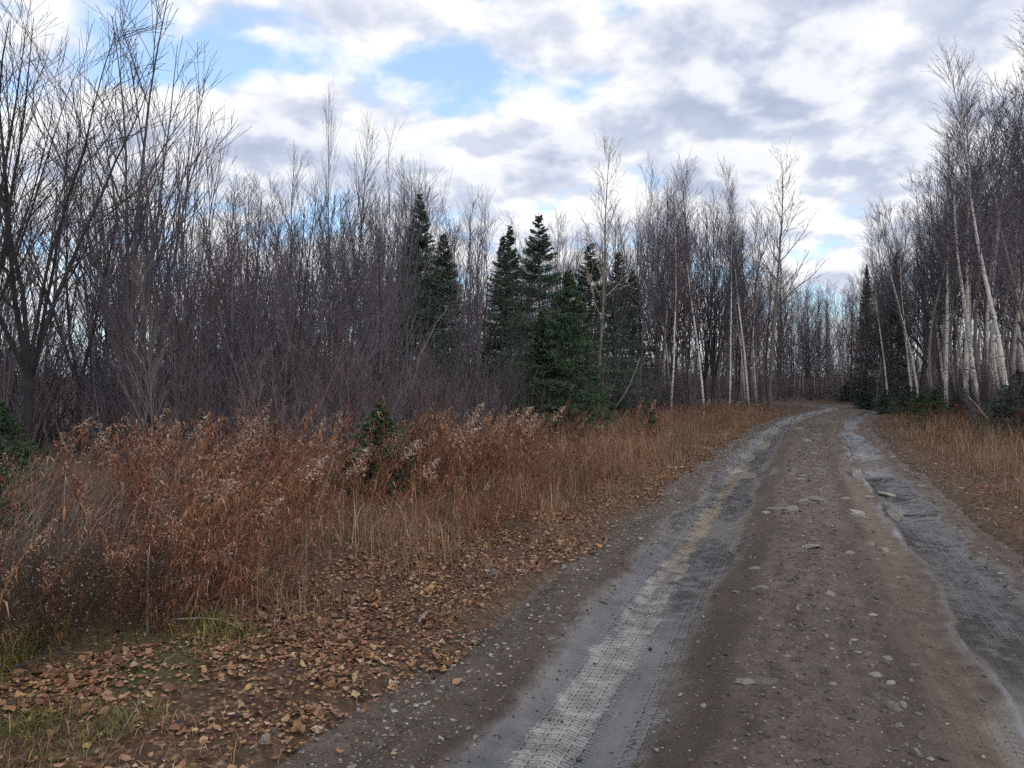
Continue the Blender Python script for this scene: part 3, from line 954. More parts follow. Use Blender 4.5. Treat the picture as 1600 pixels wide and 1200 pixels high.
def plant(proto, x, y, H, label, group=None, cat='tree', name='bare_tree', rot=None, lean=(0, 0), wid=1.0):
    tm, cm, H0 = PROTO[proto]
    k = H / H0
    z = float(surf_z(x, y)) - 0.06
    rz = random.random() * 6.28 if rot is None else rot
    root = obj(name, None, loc=(x, y, z), rot=(lean[0], lean[1], rz), scale=(k * wid, k * wid, k), label=label, cat=cat, group=group)
    root.empty_display_size = 0.2
    obj('trunk' if name != 'bare_shrub' else 'stems', tm, root)
    obj('crown' if name != 'bare_shrub' else 'twigs', cm, root, kind=None if name != 'bare_shrub' else 'stuff')
    TREES.append((x, y))
    return root


def plant_spruce(kind, x, y, H, label, group='spruces among the bare trees', name='spruce_tree', wid=1.0):
    tm, bm_, cm, H0 = SPR[kind]
    k = H / H0
    z = float(surf_z(x, y)) - 0.05
    root = obj(name, None, loc=(x, y, z), rot=(0, 0, random.random() * 6.28), scale=(k * wid, k * wid, k), label=label, cat='spruce', group=group)
    obj('trunk', tm, root)
    cr = obj('crown', cm, root)
    obj('branches', bm_, cr)
    TREES.append((x, y))
    return root


def top_h(py, depth):
    return CAM_H + (600 - py) / F * depth


# ---- trees that can be singled out: proto, px, depth, py of top, label
HERO = [
    ('dark1', 40, 11.0, -60, 'dark many-limbed tree with spreading black boughs at the left edge', 0.0, 1.0),
    ('dark2', -40, 9.5, -40, 'dark tree cut off by the left edge, twigs reaching in at the top', 0.0, 0.9),
    ('dark1', 120, 15.0, 200, 'lower dark forked tree just behind the black-limbed one', 2.2, 0.9),
    ('broom2', 205, 14.5, 35, 'tallest broom-shaped bare tree of the thicket, fanning up beside dark tree', 0.6, 1.35),
    ('broom1', 275, 16.0, 95, 'bare broom-shaped tree half merged with the tallest one', 2.0, 0.7),
    ('pale_thin', 237, 10.5, 420, 'thin pale straight sapling rising from the rust-brown weeds', None, 0.8),
    ('thin2', 345, 18.0, 235, 'slender reddish tree with a few brown leaves at its tip', None, 1.0),
    ('broom3', 395, 18.0, 268, 'multi-stemmed bare tree right of the slender reddish one', None, 0.9),
    ('single1', 455, 19.0, 255, 'fine-twigged bare tree midway along the thicket', None, 0.9),
    ('single2', 545, 19.0, 198, 'bare tree with one long crooked top limb poking above the thicket', None, 0.75),
    ('single3', 515, 18.5, 150, 'whip-like crooked stem sticking highest out of the middle thicket', None, 0.4),
    ('broom1', 600, 21.0, 228, 'dense dark-topped tree left of the tall narrow spruce', None, 0.85),
    ('single1', 632, 22.0, 262, 'bare tree directly beside the tall narrow spruce', None, 0.7),
    ('thin1', 710, 24.0, 318, 'thin bare tree between two pairs of spruces', None, 1.0),
    ('broom2', 745, 23.0, 310, 'loose twiggy tree left of the paired spruces', None, 0.8),
    ('poplar1', 934, 31.0, 228, 'tall pale poplar towering over the dark spruces', None, 0.85),
    ('poplar2', 880, 27.0, 350, 'pale crooked tree leaning across the dark spruces', None, 0.7),
    ('single2', 1000, 34.0, 270, 'leftmost bare tree of the birch clump', None, 0.75),
    ('broom1', 1030, 36.0, 268, 'dense broom-topped tree in the birch clump', None, 0.75),
    ('thin2', 1080, 37.0, 262, 'bare tree with brown leaf remnants on top in the birch clump', None, 1.2),
    ('birch1', 1048, 35.0, 300, 'white birch with a straight pale trunk, first of the clump', None, 0.8),
    ('birch2', 1100, 38.0, 275, 'white birch whose trunk curves in at the foot, mid clump', 3.2, 0.9),
    ('birch2', 1170, 41.0, 262, 'whitest bent birch at the end of the clump by the bend', 3.0, 0.8),
    ('poplar2', 1203, 43.0, 248, 'tall crooked pale tree at the clump end nearest the track', None, 1.0),
    ('birch4', 1140, 41.0, 300, 'slim birch just left of the whitest bent one', None, 0.7),
    ('thin1', 1228, 47.0, 380, 'thin sapling leaning towards the track at the bend', None, 0.8),
    ('birch2', 1388, 47.0, 340, 'forked slim birch leaning left near the bend', 3.1, 0.8),
    ('birch1', 1425, 42.0, 325, 'slanting white birch left of the big birches', 3.3, 0.8),
    ('birch4', 1480, 33.0, 225, 'fine-crowned birch leading the row of big birches', 3.0, 1.1),
    ('birch4', 1512, 27.0, 175, 'thickest white birch trunk of the right-hand row', 2.9, 1.2),
    ('birch1', 1530, 26.0, 172, 'white birch twinned with the thickest one', 3.4, 1.1),
    ('birch2', 1580, 22.0, 90, 'tall birch rising at the right edge', 3.0, 1.15),
    ('birch4', 1612, 18.0, 20, 'tallest birch, its crown cut off by the top right corner', 3.1, 0.9),
    ('birch3', 1640, 20.0, 60, 'birch half outside the right edge', 2.8, 0.9),
]
for proto, px, dep, py, lab, rot, wid in HERO:
    x, y = from_px(px, dep)
    plant(proto, x, y, top_h(py, dep), lab, cat='tree', rot=rot, wid=wid, name='birch_tree' if 'birch' in lab and proto.startswith('birch') else 'bare_tree',
          group='birches beside the track' if proto.startswith('birch') else 'bare trees along the track')

SPRUCES = [
    ('tall2', 656, 29, 298, 'tall narrow spruce with the highest dark tip', 1.1), ('tall1', 692, 31, 362, 'shorter spruce close right of the tallest spruce', 1.15),
    ('tall1', 783, 31, 366, 'left one of two spruces standing close together', 0.95), ('tall2', 797, 32, 350, 'right one of two spruces standing close together', 1.0),
    ('tall3', 845, 26, 335, 'broad full spruce with a clean pointed top, middle of the group', 1.1), ('tall3', 921, 32, 378, 'dark spruce right in front of the tall pale poplar', 1.2),
    ('tall1', 962, 35, 392, 'dark spruce just right of the pale poplar', 1.1), ('tall2', 988, 37, 420, 'rightmost dark spruce, beside the birch clump', 1.3),
    ('tall1', 870, 33, 455, 'low dark spruce hidden behind the full pointed one', 1.2),
    ('tall2', 1353, 60, 412, 'slim lone spruce by the far bend', 0.6), ('tall1', 1403, 52, 392, 'dark narrow spruce among the birches right of the bend', 0.5),
]
for kind, px, dep, py, lab, wid in SPRUCES:
    x, y = from_px(px, dep)
    plant_spruce(kind, x, y, top_h(py, dep), lab, wid=wid)
for kind, px, dep, H, lab, wid in [('young', 890, 20.5, 4.7, 'light green young spruce in front of the dark ones', 0.8), ('young', 845, 21.0, 3.6, 'young green spruce left of the lightest one', 0.8),
                                   ('young', 925, 22.5, 2.2, 'small young spruce at the foot of the dark group', 1.0)]:
    x, y = from_px(px, dep)
    plant_spruce(kind, x, y, H, lab, 'young spruces in front of the dark ones', 'young_spruce', wid)
for kind, px, dep, H, lab, wid in [
        ('bush', 592, 10.2, 1.22, 'small dull green evergreen bush among the rust-brown weeds', 1.35), ('bush', -12, 7.3, 0.75, 'low green evergreen tuft at the left edge in the weeds', 1.1),
        ('bush', 0, 10.5, 1.2, 'green evergreen bush at the left edge under the dark tree', 1.2),
        ('darkbush', 1352, 48, 1.5, 'dark evergreen bush where the track disappears', 1.4), ('darkbush', 1385, 39, 1.3, 'evergreen bush beside the forked slim birch', 1.3),
        ('darkbush', 1420, 33, 1.5, 'evergreen bush behind the red-brown weeds right of the track', 1.2), ('bush', 1462, 25, 1.35, 'lightest green bush behind the tan grass', 1.2),
        ('darkbush', 1502, 26, 1.5, 'dark evergreen bush below the thickest birch', 1.1), ('darkbush', 1596, 18.5, 1.9, 'large dark evergreen bush at the right edge', 1.2),
        ('darkbush', 1560, 22, 1.35, 'dark evergreen bush second from the right edge', 1.2), ('darkbush', 1325, 64, 1.8, 'farthest evergreen bush beyond the bend', 1.6),
        ('bush', 1015, 21.5, 0.95, 'little evergreen poking out of the weeds by the birch clump', 0.9), ('bush', 1440, 28, 1.2, 'mid green bush left of the lightest one', 1.2)]:
    x, y = from_px(px, dep)
    plant_spruce(kind, x, y, H, lab, 'low evergreen bushes', 'evergreen_bush', wid)


# ---- the many alike trees behind, by zone
MARKS = [(-60, 'at the left edge'), (40, 'by the black-limbed tree'), (140, 'under the black-limbed tree'), (205, 'below the tallest broom-shaped tree'), (240, 'by the thin pale sapling'), (290, 'right of the pale sapling'),
         (345, 'under the slender reddish tree'), (395, 'by the multi-stemmed tree'), (455, 'midway along the thicket'), (515, 'below the whip-like stem'), (560, 'right of the whip-like stem'), (600, 'above the evergreen bush'),
         (655, 'by the tall narrow spruce'), (700, 'right of the tallest spruce'), (745, 'left of the paired spruces'), (790, 'by the paired spruces'), (845, 'by the full pointed spruce'), (893, 'by the light green young spruce'),
         (934, 'by the tall pale poplar'), (985, 'by the rightmost dark spruce'), (1030, 'at the start of the birch clump'), (1075, 'early in the birch clump'), (1110, 'by the mid-clump curved birch'), (1140, 'left of the whitest birch'),
         (1175, 'by the whitest bent birch'), (1205, 'by the crooked pale tree'), (1235, 'just right of the birch clump'), (1262, 'over the grassy side of the bend'), (1290, 'over the middle of the bend'), (1320, 'right above the track end'),
         (1353, 'by the slim lone spruce'), (1388, 'by the forked slim birch'), (1425, 'by the slanting birch'), (1455, 'right of the slanting birch'), (1480, 'by the fine-crowned birch'), (1515, 'by the thickest birch'),
         (1545, 'right of the thickest birch'), (1580, 'by the tall edge birch'), (1620, 'at the right edge'), (1690, 'just past the right edge')]
SHORT = {'left_a': 'grey-brown leafless tree', 'left_b': 'grey-brown leafless tree', 'left_c': 'slim leafless tree', 'left_d': 'small far leafless tree', 'far': 'thin pale-stemmed far tree', 'right_a': 'slender white birch',
         'right_b': 'dark slim leafless tree', 'sl': 'leafless twiggy shrub', 'sl2': 'low reddish or dark shrub', 'sm': 'leafless shrub', 'sr': 'leafless shrub'}


def where(label, zone, x, y):
    """say which one: the nearest landmark in the picture and how deep in the wood"""
    px = 800 + F * x / y
    mark = min(MARKS, key=lambda m_: abs(m_[0] - px))[1]
    lo = 10 if zone in ('left_a', 'sl', 'sl2') else (20 if zone in ('left_b', 'sm', 'sr', 'right_a') else 36)
    row = ['front row', 'second row', 'third row', 'fourth row', 'deep row', 'deepest row'][min(5, max(0, int((y - lo) / (4.5 if lo < 30 else 9))))]
    return f'{SHORT[zone]}, {row}, {mark}'


TOPX = [-120, 300, 330, 480, 560, 640, 700, 800, 900, 985, 1030, 1110, 1150, 1200, 1230, 1260, 1345, 1400, 1450, 1500, 1560, 1620, 1720]
TOPF = [.38, .31, .275, .275, .31, .27, .23, .215, .22, .26, .28, .275, .25, .27, .19, .125, .135, .235, .315, .37, .42, .46, .48]


def fill(zone, n, srange, trange, protos, hr, mind, label, group, name, pxr, lean_left=0.0, tries=6000):
    r = random.Random(zone)
    done = 0
    for _ in range(tries):
        if done >= n:
            break
        s = r.uniform(*srange); t = r.uniform(*trange)
        if zone in ('far', 'right_b', 'right_a') and s > 40:      # beyond the bend the wood runs straight on
            x, y = s * D2[0] + t * N2[0], s * D2[1] + t * N2[1]
            t = float(xy2st(x, y)[1])
        else:
            x, y = (float(v) for v in st2xy(s, t))
        if y < 5 or -3.4 < t < 3.2:
            continue
        px = 800 + F * x / y
        if not (pxr[0] < px < pxr[1]):
            continue
        if any((x - a) ** 2 + (y - b) ** 2 < mind ** 2 for a, b in TREES):
            continue
        pr = r.choice(protos)
        plant(pr, x, y, min(1.6 + y * r.uniform(*hr) * float(np.interp(px, TOPX, TOPF)), 13.5), where(label, zone, x, y), group, name='birch_tree' if pr[:4] in ('birc', 'slim') else name, rot=r.uniform(0, 6.28) if not lean_left else math.pi + r.uniform(-0.7, 0.7), wid=r.uniform(0.9, 1.3) * (1.25 if zone == 'right_a' else 1.0))
        done += 1
    print(zone, done)


HARD = ['broom1', 'broom2', 'broom3', 'single1', 'single2', 'single3', 'thin1', 'thin2']
fill('left_a', 62, (8, 42), (-27, -9.5), HARD, (0.62, 1.0), 0.9, 'grey-brown leafless tree packed in the thicket left of the spruces', 'leafless trees of the left thicket', 'bare_tree', (-130, 640))
fill('left_b', 34, (24, 60), (-26, -8.5), HARD, (0.75, 1.02), 0.9, 'grey-brown leafless tree standing among or behind the spruces', 'leafless trees around the spruces', 'bare_tree', (600, 985))
fill('left_c', 38, (34, 64), (-20, -4.8), ['single1', 'slim2', 'single3', 'slim1', 'birch3', 'slim2', 'thin1', 'broom3'], (0.8, 1.0), 0.8, 'slim leafless tree packed into the birch clump before the bend', 'slim trees of the birch clump', 'bare_tree', (985, 1225))
fill('left_d', 34, (40, 95), (-60, -16), HARD, (0.5, 0.75), 1.3, 'far leafless tree glimpsed through the thicket on the left', 'far leafless trees behind the thicket', 'bare_tree', (-120, 1000))
fill('far', 130, (60, 108), (-26, 16), ['slim1', 'slim2', 'birch3', 'slim1', 'thin1', 'thin2', 'single1', 'single2'], (0.82, 1.05), 0.9, 'thin pale-stemmed tree in the far wood closing off the track', 'far wood beyond the bend', 'bare_tree', (1120, 1420))
fill('right_a', 98, (18, 62), (5.2, 20), ['slim1', 'slim2', 'birch3', 'slim2', 'single1'], (0.72, 1.0), 0.8, 'slender white birch standing in the wood on the right', 'birches of the right-hand wood', 'birch_tree', (1370, 1720), 1)
fill('right_b', 36, (24, 80), (7, 32), ['single1', 'single2', 'thin1', 'thin2', 'slim1', 'birch3'], (0.6, 0.92), 0.9, 'dark slim leafless tree between the birches on the right', 'dark slim trees of the right-hand wood', 'bare_tree', (1390, 1720))


def fill_shrubs(zone, n, srange, trange, protos, hr, mind, label, group, pxr):
    r = random.Random(zone)
    taken = []
    for _ in range(5000):
        if len(taken) >= n:
            break
        s = r.uniform(*srange); t = r.uniform(*trange)
        x, y = (float(v) for v in st2xy(s, t))
        if y < 4 or not (pxr[0] < 800 + F * x / y < pxr[1]):
            continue
        if any((x - a) ** 2 + (y - b) ** 2 < mind ** 2 for a, b in taken) or (zone == 'sl' and y < 12.5):
            continue
        plant(r.choice(protos), x, y, r.uniform(*hr), where(label, zone, x, y), group, cat='shrub', name='bare_shrub', wid=r.uniform(0.8, 1.2))
        TREES.pop()
        taken.append((x, y))


fill_shrubs('sl', 80, (7, 34), (-22, -8.0), ['shrub1', 'shrub2', 'shrub4', 'shrub1'], (2.4, 4.2), 0.75, 'leafless twiggy shrub in the undergrowth left of the spruces', 'leafless shrubs of the left thicket', (-120, 700))
fill_shrubs('sl2', 26, (8, 20), (-9.0, -6.2), ['shrub3', 'shrub2', 'shrub4'], (1.5, 2.6), 0.8, 'reddish or dark leafless shrub rising out of the weeds', 'low shrubs behind the weeds', (-100, 860))
fill_shrubs('sm', 28, (18, 46), (-16, -6.0), ['shrub1', 'shrub4', 'shrub2', 'shrub3'], (2.0, 3.6), 0.9, 'leafless shrub between the spruces and the birch clump', 'leafless shrubs by the spruces', (650, 1180))
fill_shrubs('sr', 60, (15, 55), (4.4, 12), ['shrub1', 'shrub2', 'shrub3'], (1.6, 3.0), 0.9, 'leafless shrub at the foot of the right-hand birches', 'leafless shrubs under the birches', (1350, 1700))


def tell_apart():
    """where two or more share a landmark, count them off from the left"""
    by = {}
    for o in COL.objects:
        if o.parent is None and o.get('category') in ('tree', 'shrub'):
            by.setdefault(o['label'], []).append(o)
    words = ['leftmost', 'second from left', 'third from left', 'fourth from left', 'fifth from left', 'sixth from left', 'seventh from left', 'eighth from left', 'ninth from left', 'tenth from left', 'eleventh from left', 'twelfth from left'] + [f'{w_} from left' for w_ in ('thirteenth', 'fourteenth', 'fifteenth', 'sixteenth', 'seventeenth', 'eighteenth', 'nineteenth', 'twentieth')]
    for lab, os_ in by.items():
        if len(os_) > 1:
            os_.sort(key=lambda o: o.location.x / o.location.y)
            for k, o in enumerate(os_):
                w = words[min(k, 19)] if not (k == len(os_) - 1) else 'rightmost'
                o['label'] = f'{lab}, {w}'


tell_apart()


def make_brush():
    """the tangle of thin stems that fills the wood from the ground up: nobody could count it"""
    r = np.random.default_rng(88)
    A = Acc()
    def zone(n, sr, tr, hr, fat=1.0):
        s = r.uniform(*sr, n); t = r.uniform(*tr, n)
        x, y = st2xy(s, t) if fat < 1.4 else (s * D2[0] + t * N2[0], s * D2[1] + t * N2[1])
        px = 800 + F * x / np.maximum(y, 0.1)
        ok = (y > 6) & (px > -150) & (px < 1760) & (np.abs(xy2st(x, y)[1]) > 3.2)
        x = x[ok]; y = y[ok]; n = len(x)
        h = r.uniform(*hr, n) * (0.5 + 0.5 * r.random(n))
        z = surf_z(x, y)
        sp = r.normal(0, 0.22, (n, 2))
        d = unit(np.stack([sp[:, 0], sp[:, 1], np.ones(n)], 1))
        P = np.empty((n, 5, 3)); P[:, 0] = np.stack([x, y, z - 0.05], 1)
        for j in range(1, 5):
            d = unit(d + r.normal(0, 0.08, (n, 3)))
            P[:, j] = P[:, j - 1] + d * (h / 4)[:, None]
        Rd = np.linspace(1, 0.3, 5)[None] * (0.006 + 0.008 * r.random(n))[:, None] * fat
        v, q = tubes(P, Rd, 3); A.add(v, q)
        b1 = grow(r, P, Rd, 4, 0.2, 0.95, 0.6, lambda u: 0.9 * fat * (1.2 - u), 3, 0.05, 0.12, 0.6, 0.0035 * fat)
        v, q = tubes(*b1, 3); A.add(v, q)
    zone(1500, (9, 45), (-24, -8.5), (2.0, 4.5))
    zone(1100, (6, 46), (-58, -24), (3.0, 6.5), 1.3)
    zone(900, (30, 62), (-24, -6.0), (2.5, 6.0))
    zone(900, (42, 100), (-70, -18), (3.0, 7.5), 1.4)
    zone(2300, (58, 106), (-30, 22), (3.0, 9.5), 1.6)
    zone(900, (58, 100), (-30, 24), (1.2, 3.0), 1.41)
    zone(1700, (22, 80), (6.5, 34), (2.0, 7.0), 1.4)
    zone(3000, (104, 150), (-120, 60), (7.0, 12.0), 3.4)
    obj('brushwood_undergrowth', A.mesh('brushwood', M['twig']), kind='stuff', label='tangle of thin bare stems filling the wood behind the first trees')


make_brush()


def make_undergrowth():
    """low dark leafy ground growth under the trees, a mass nobody could count"""
    r = np.random.default_rng(89)
    A = Acc()
    def zone(nc, sr, tr, h, size):
        s = r.uniform(*sr, nc); t = r.uniform(*tr, nc)
        x, y = (s * D2[0] + t * N2[0], s * D2[1] + t * N2[1]) if sr[1] > 60 else st2xy(s, t)
        t = xy2st(x, y)[1]
        px = 800 + F * x / np.maximum(y, 0.1)
        ok = (y > 8) & (px > -150) & (px < 1760) & (np.abs(t) > 3.6)
        x = x[ok]; y = y[ok]; n = len(x); m = 26
        hh = h * (0.4 + 0.8 * r.random(n))
        rad = hh * (0.5 + 0.5 * r.random(n))
        d = unit(r.normal(0, 1, (n, m, 3))) * r.random((n, m, 1)) ** 0.4
        c = np.stack([x, y, surf_z(x, y)], 1)[:, None] + np.stack([d[..., 0] * rad[:, None], d[..., 1] * rad[:, None], np.abs(d[..., 2]) * hh[:, None]], -1)
        c = c.reshape(-1, 3); N_ = len(c)
        a = unit(r.normal(0, 1, (N_, 3))) * size; b = unit(np.cross(a, r.normal(0, 1, (N_, 3)))) * size * 0.45
        A.add(np.stack([c - a, c - b, c + a, c + b], 1).reshape(-1, 3), np.arange(N_)[:, None] * 4 + np.array([[0, 1, 2, 3]]), rnd=np.repeat(np.repeat(r.random(n), m) * 0.7 + 0.3 * r.random(N_), 4))
    zone(700, (58, 112), (-40, 40), 1.6, 0.12)
    zone(1700, (104, 165), (-130, 70), 4.2, 0.26)
    zone(700, (20, 75), (6.0, 30), 1.1, 0.08)
    zone(620, (8, 60), (-36, -9.5), 1.0, 0.06)
    obj('undergrowth', A.mesh('undergrowth', M['undergrowth'], smooth=False), kind='stuff', label='low dull green and brown ground growth under the trees')


make_undergrowth()

# ================================================================== VERGES
def goldenrod(r, H, lean, nleaf=46, nplume=46):
    """one dried goldenrod stalk: stem, withered leaves, drooping seed plume -> three (v, f, rnd) pieces"""
    Mq = 7
    P = np.zeros((1, Mq, 3)); d = np.array([lean, 0, 1.0]); d = unit(d)
    for j in range(1, Mq):
        d = unit(d + np.array([0.03 + 0.10 * (j / Mq) ** 2 * (1 + 3 * lean), 0, 0]) + r.normal(0, 0.03, 3))
        P[0, j] = P[0, j - 1] + d * H / (Mq - 1)
    Rd = np.linspace(0.0035, 0.0015, Mq)[None]
    sv, sf = tubes(P, Rd, 3)
    stem = (sv, sf, np.full(len(sv), 0.45 + 0.3 * r.random()))
    u = 0.12 + 0.86 * np.sort(r.random(nleaf))[None]
    p, tg, _, _ = pick(P, u); p = p[0]; tg = tg[0]
    az = r.random(nleaf) * 6.283
    out = np.stack([np.cos(az), np.sin(az), np.zeros(nleaf)], 1)
    L = (0.10 * (1.15 - u[0]) + 0.035) * (0.6 + 0.8 * r.random(nleaf))
    w = unit(np.cross(out, np.array([0, 0, 1.0]))) * (0.0036 + 0.0035 * r.random(nleaf))[:, None]
    mid = p + out * (L * 0.55)[:, None] + np.array([0, 0, 1.0]) * (L * r.uniform(-0.25, 0.35, nleaf))[:, None]
    tip = mid + out * (L * 0.2)[:, None] - np.array([0, 0, 1.0]) * (L * r.uniform(0.3, 1.0, nleaf))[:, None] + r.normal(0, 0.008, (nleaf, 3))
    lv = np.stack([p, mid - w, tip, mid + w], 1).reshape(-1, 3)
    i = np.arange(nleaf)[:, None] * 4
    lf = np.concatenate([i + np.array([[0, 1, 3]]), i + np.array([[1, 2, 3]])])
    leaf = (lv, lf, np.repeat(np.clip(r.normal(0.5, 0.24, nleaf), 0, 1), 4))
    # plume: arching side sprays covered in fluff
    u = 0.74 + 0.26 * r.random((1, nplume))
    p, tg, _, _ = pick(P, u); p = p[0]; tg = tg[0]
    az = r.normal(0, 1.0, nplume)
    out = np.stack([np.cos(az), np.sin(az), np.zeros(nplume)], 1)
    L = 0.12 * (1.1 - (u[0] - 0.74) / 0.26) * r.random(nplume) + 0.012
    c = p + out * L[:, None] + np.array([0, 0, 1.0]) * (0.55 * L - 4.5 * L ** 2 + r.normal(0, 0.006, nplume))[:, None]
    a = unit(r.normal(0, 1, (nplume, 3))) * 0.011; b = unit(np.cross(a, r.normal(0, 1, (nplume, 3)))) * 0.0055
    pv = np.stack([c - a, c - b, c + a, c + b], 1).reshape(-1, 3)
    pf = (np.arange(nplume)[:, None] * 4 + np.array([[0, 1, 2, 3]]))
    plume = (pv, pf, np.repeat(r.random(nplume), 4))
    return stem, leaf, plume


WEEDS = []
for k in range(9):
    rr_ = np.random.default_rng(300 + k)
    WEEDS.append(goldenrod(rr_, 1.0 + 0.1 * rr_.random(), 0.05 + 0.45 * rr_.random() ** 1.5))


def weed_front(s):
    """how far left of the camera line the tall weeds begin"""
    return np.interp(s, [1.0, 3.2, 4.7, 6.7, 11.3, 20.0, 40.0], [-4.1, -3.55, -3.2, -3.02, -2.68, -2.35, -2.3])


def weed_positions(r, n, srange, depth_fn, front=0.0, clump=0.0):
    s = r.uniform(*srange, n)
    t = weed_front(s) - front - depth_fn(s) * r.random(n) ** 1.25 + 0.35 * fbm(s * 1.1, 0.2, 61, 2)
    x, y = st2xy(s, t)
    px = 800 + F * x / np.maximum(y, 0.1)
    ok = (y > 2.6) & (px > -120) & (px < 1300)
    if clump:
        ok &= fbm(x * 0.8, y * 0.8, 63, 3) > r.normal(-0.05, 0.25, n) * clump
    return s[ok], t[ok], x[ok], y[ok]


def make_weeds():
    r = np.random.default_rng(301)
    leafA, plumeA = Acc(), Acc()
    s1, t1, x1, y1 = weed_positions(r, 3000, (1.0, 13.0), lambda s: 5.0 + 0 * s, 0.05, 0.6)
    s2, t2, x2, y2 = weed_positions(r, 1500, (12.0, 45.0), lambda s: 4.2 - 2.2 * sst(s, 25, 45), 0.5, 0.5)
    x = np.concatenate([x1, x2]); y = np.concatenate([y1, y2])
    s = np.concatenate([s1, s2]); t = np.concatenate([t1, t2])
    px = 800 + F * x / y
    # tan grass dominates from about the young spruces on; far left is brambles and grey grass
    keep = r.random(len(x)) < np.where(px > 1000, 0.75, np.where((px > 830) & (s < 17), 0.25, np.where(px < 165, 0.12, 1.0)))
    x, y, s, t = x[keep], y[keep], s[keep], t[keep]
    z = surf_z(x, y)
    H = 0.88 * (0.58 + 0.55 * r.random(len(x)) + 0.35 * fbm(x * 0.5, y * 0.5, 91, 2)) * (0.88 + 0.35 * sst(weed_front(s) - t, 0.0, 1.5)) * (1 - 0.30 * sst(s, 14, 30))
    which = r.integers(0, len(WEEDS), len(x))
    yaw = r.normal(-0.35, 0.9, len(x))
    tilt = np.abs(r.normal(0.16, 0.22, len(x)))
    for k, (st_, lf, pl) in enumerate(WEEDS):
        m = which == k
        if not m.any():
            continue
        mt = mats_from(np.stack([x[m], y[m], z[m] - 0.02], 1), yaw[m], tilt[m], r.normal(-0.2, 1.3, m.sum()), H[m])
        sh = np.repeat(r.normal(0, 0.14, m.sum()), 1)
        has = r.random(m.sum()) < 0.40
        for (v, f, rn), acc, sel in ((st_, leafA, slice(None)), (lf, leafA, slice(None)), (pl, plumeA, has)):
            V, fs = scatter_copies(v, f, mt[sel])
            acc.add(V, fs, rnd=np.clip((rn[None] * (0.45 if acc is plumeA else 1.0) + sh[sel][:, None]).ravel(), 0, 1))
    root = obj('dry_weeds', leafA.mesh('dry_weeds', M['weed'], smooth=False), kind='stuff', label='dense rust-brown mass of withered weeds along the track')
    obj('seed_plumes', plumeA.mesh('seed_plumes', M['plume'], smooth=False), root, kind='stuff')


make_weeds()


def weed_plants():
    """single goldenrod plants that stand out from the mass"""
    sets = []
    for k in range(4):
        rr = np.random.default_rng(340 + k)
        st_, lf, pl = goldenrod(rr, 1.0, [0.35, 0.1, 0.55, 0.2][k], 60, 150)
        ms = [mesh(n, v, f, M[mt], {'rnd': rn}, smooth=False) for n, (v, f, rn), mt in (('stem', st_, 'weed'), ('leaves', lf, 'weed'), ('seed_head', pl, 'plume'))]
        sets.append(ms)
    spots = [  # px, depth, height, set, yaw, label
        (385, 5.6, 1.12, 0, 0.1, 'goldenrod with the whitest drooping plume among the rust-brown weeds'), (610, 8.6, 1.45, 2, 0.2, 'tall goldenrod with fluffy plume in front of the evergreen bush'),
        (622, 8.2, 1.32, 2, 0.3, 'goldenrod with plume just below the tall fluffy one'), (560, 6.8, 1.12, 0, 0.4, 'goldenrod stalk leaning over in mid weeds, pale tip'),
        (690, 8.4, 1.36, 1, 0.2, 'upright goldenrod plume right of the evergreen bush'), (770, 9.0, 1.25, 3, 0.0, 'goldenrod cluster tip at the right end of the rust-brown weeds'),
        (590, 6.4, 1.0, 0, 0.2, 'goldenrod with pale tip low in the middle weeds'), (210, 5.6, 1.02, 2, 0.3, 'leaning goldenrod with small pale tip near the left'),
        (255, 8.0, 1.22, 1, 0.3, 'goldenrod plume under the thin pale sapling'), (320, 8.0, 1.24, 3, 0.0, 'goldenrod plume right of the pale sapling'),
        (365, 8.4, 1.2, 1, -0.4, 'goldenrod plume on the crest of the weeds, third from sapling'), (440, 8.3, 1.2, 3, 0.5, 'goldenrod plume on the crest before the middle shrubs'),
        (95, 7.0, 1.15, 1, 0.2, 'greyish goldenrod plume near the left edge'), (740, 9.4, 1.42, 0, 0.1, 'goldenrod arching before the young spruces'),
        (815, 12.0, 1.35, 0, 0.1, 'plumed goldenrod below the light green spruce'), (1000, 17.0, 1.2, 1, 0.3, 'plumed weed left of the birch clump'),
        (1090, 24.0, 1.15, 3, 0.3, 'plumed weed at the foot of the birch clump'), (1135, 27.0, 1.1, 0, 0.3, 'last plumed weed before the bend'),
        (500, 6.0, 1.05, 1, 0.2, 'orange leafy weed in the brightest patch of the bank'), (300, 5.2, 0.9, 2, 0.4, 'low bent goldenrod in front of the rust-brown bank'),
    ]
    for px, dep, H, k, yaw, lab in spots:
        x, y = from_px(px, dep)
        root = obj('goldenrod_plant', None, loc=(x, y, float(surf_z(x, y)) - 0.02), rot=(0, 0, yaw), scale=(H, H, H), label=lab, cat='weed', group='goldenrod plants standing out of the weeds')
        for n, me in zip(('stem', 'leaves', 'seed_head'), sets[k]):
            obj(n, me, root, kind=None if n == 'stem' else 'stuff')


weed_plants()


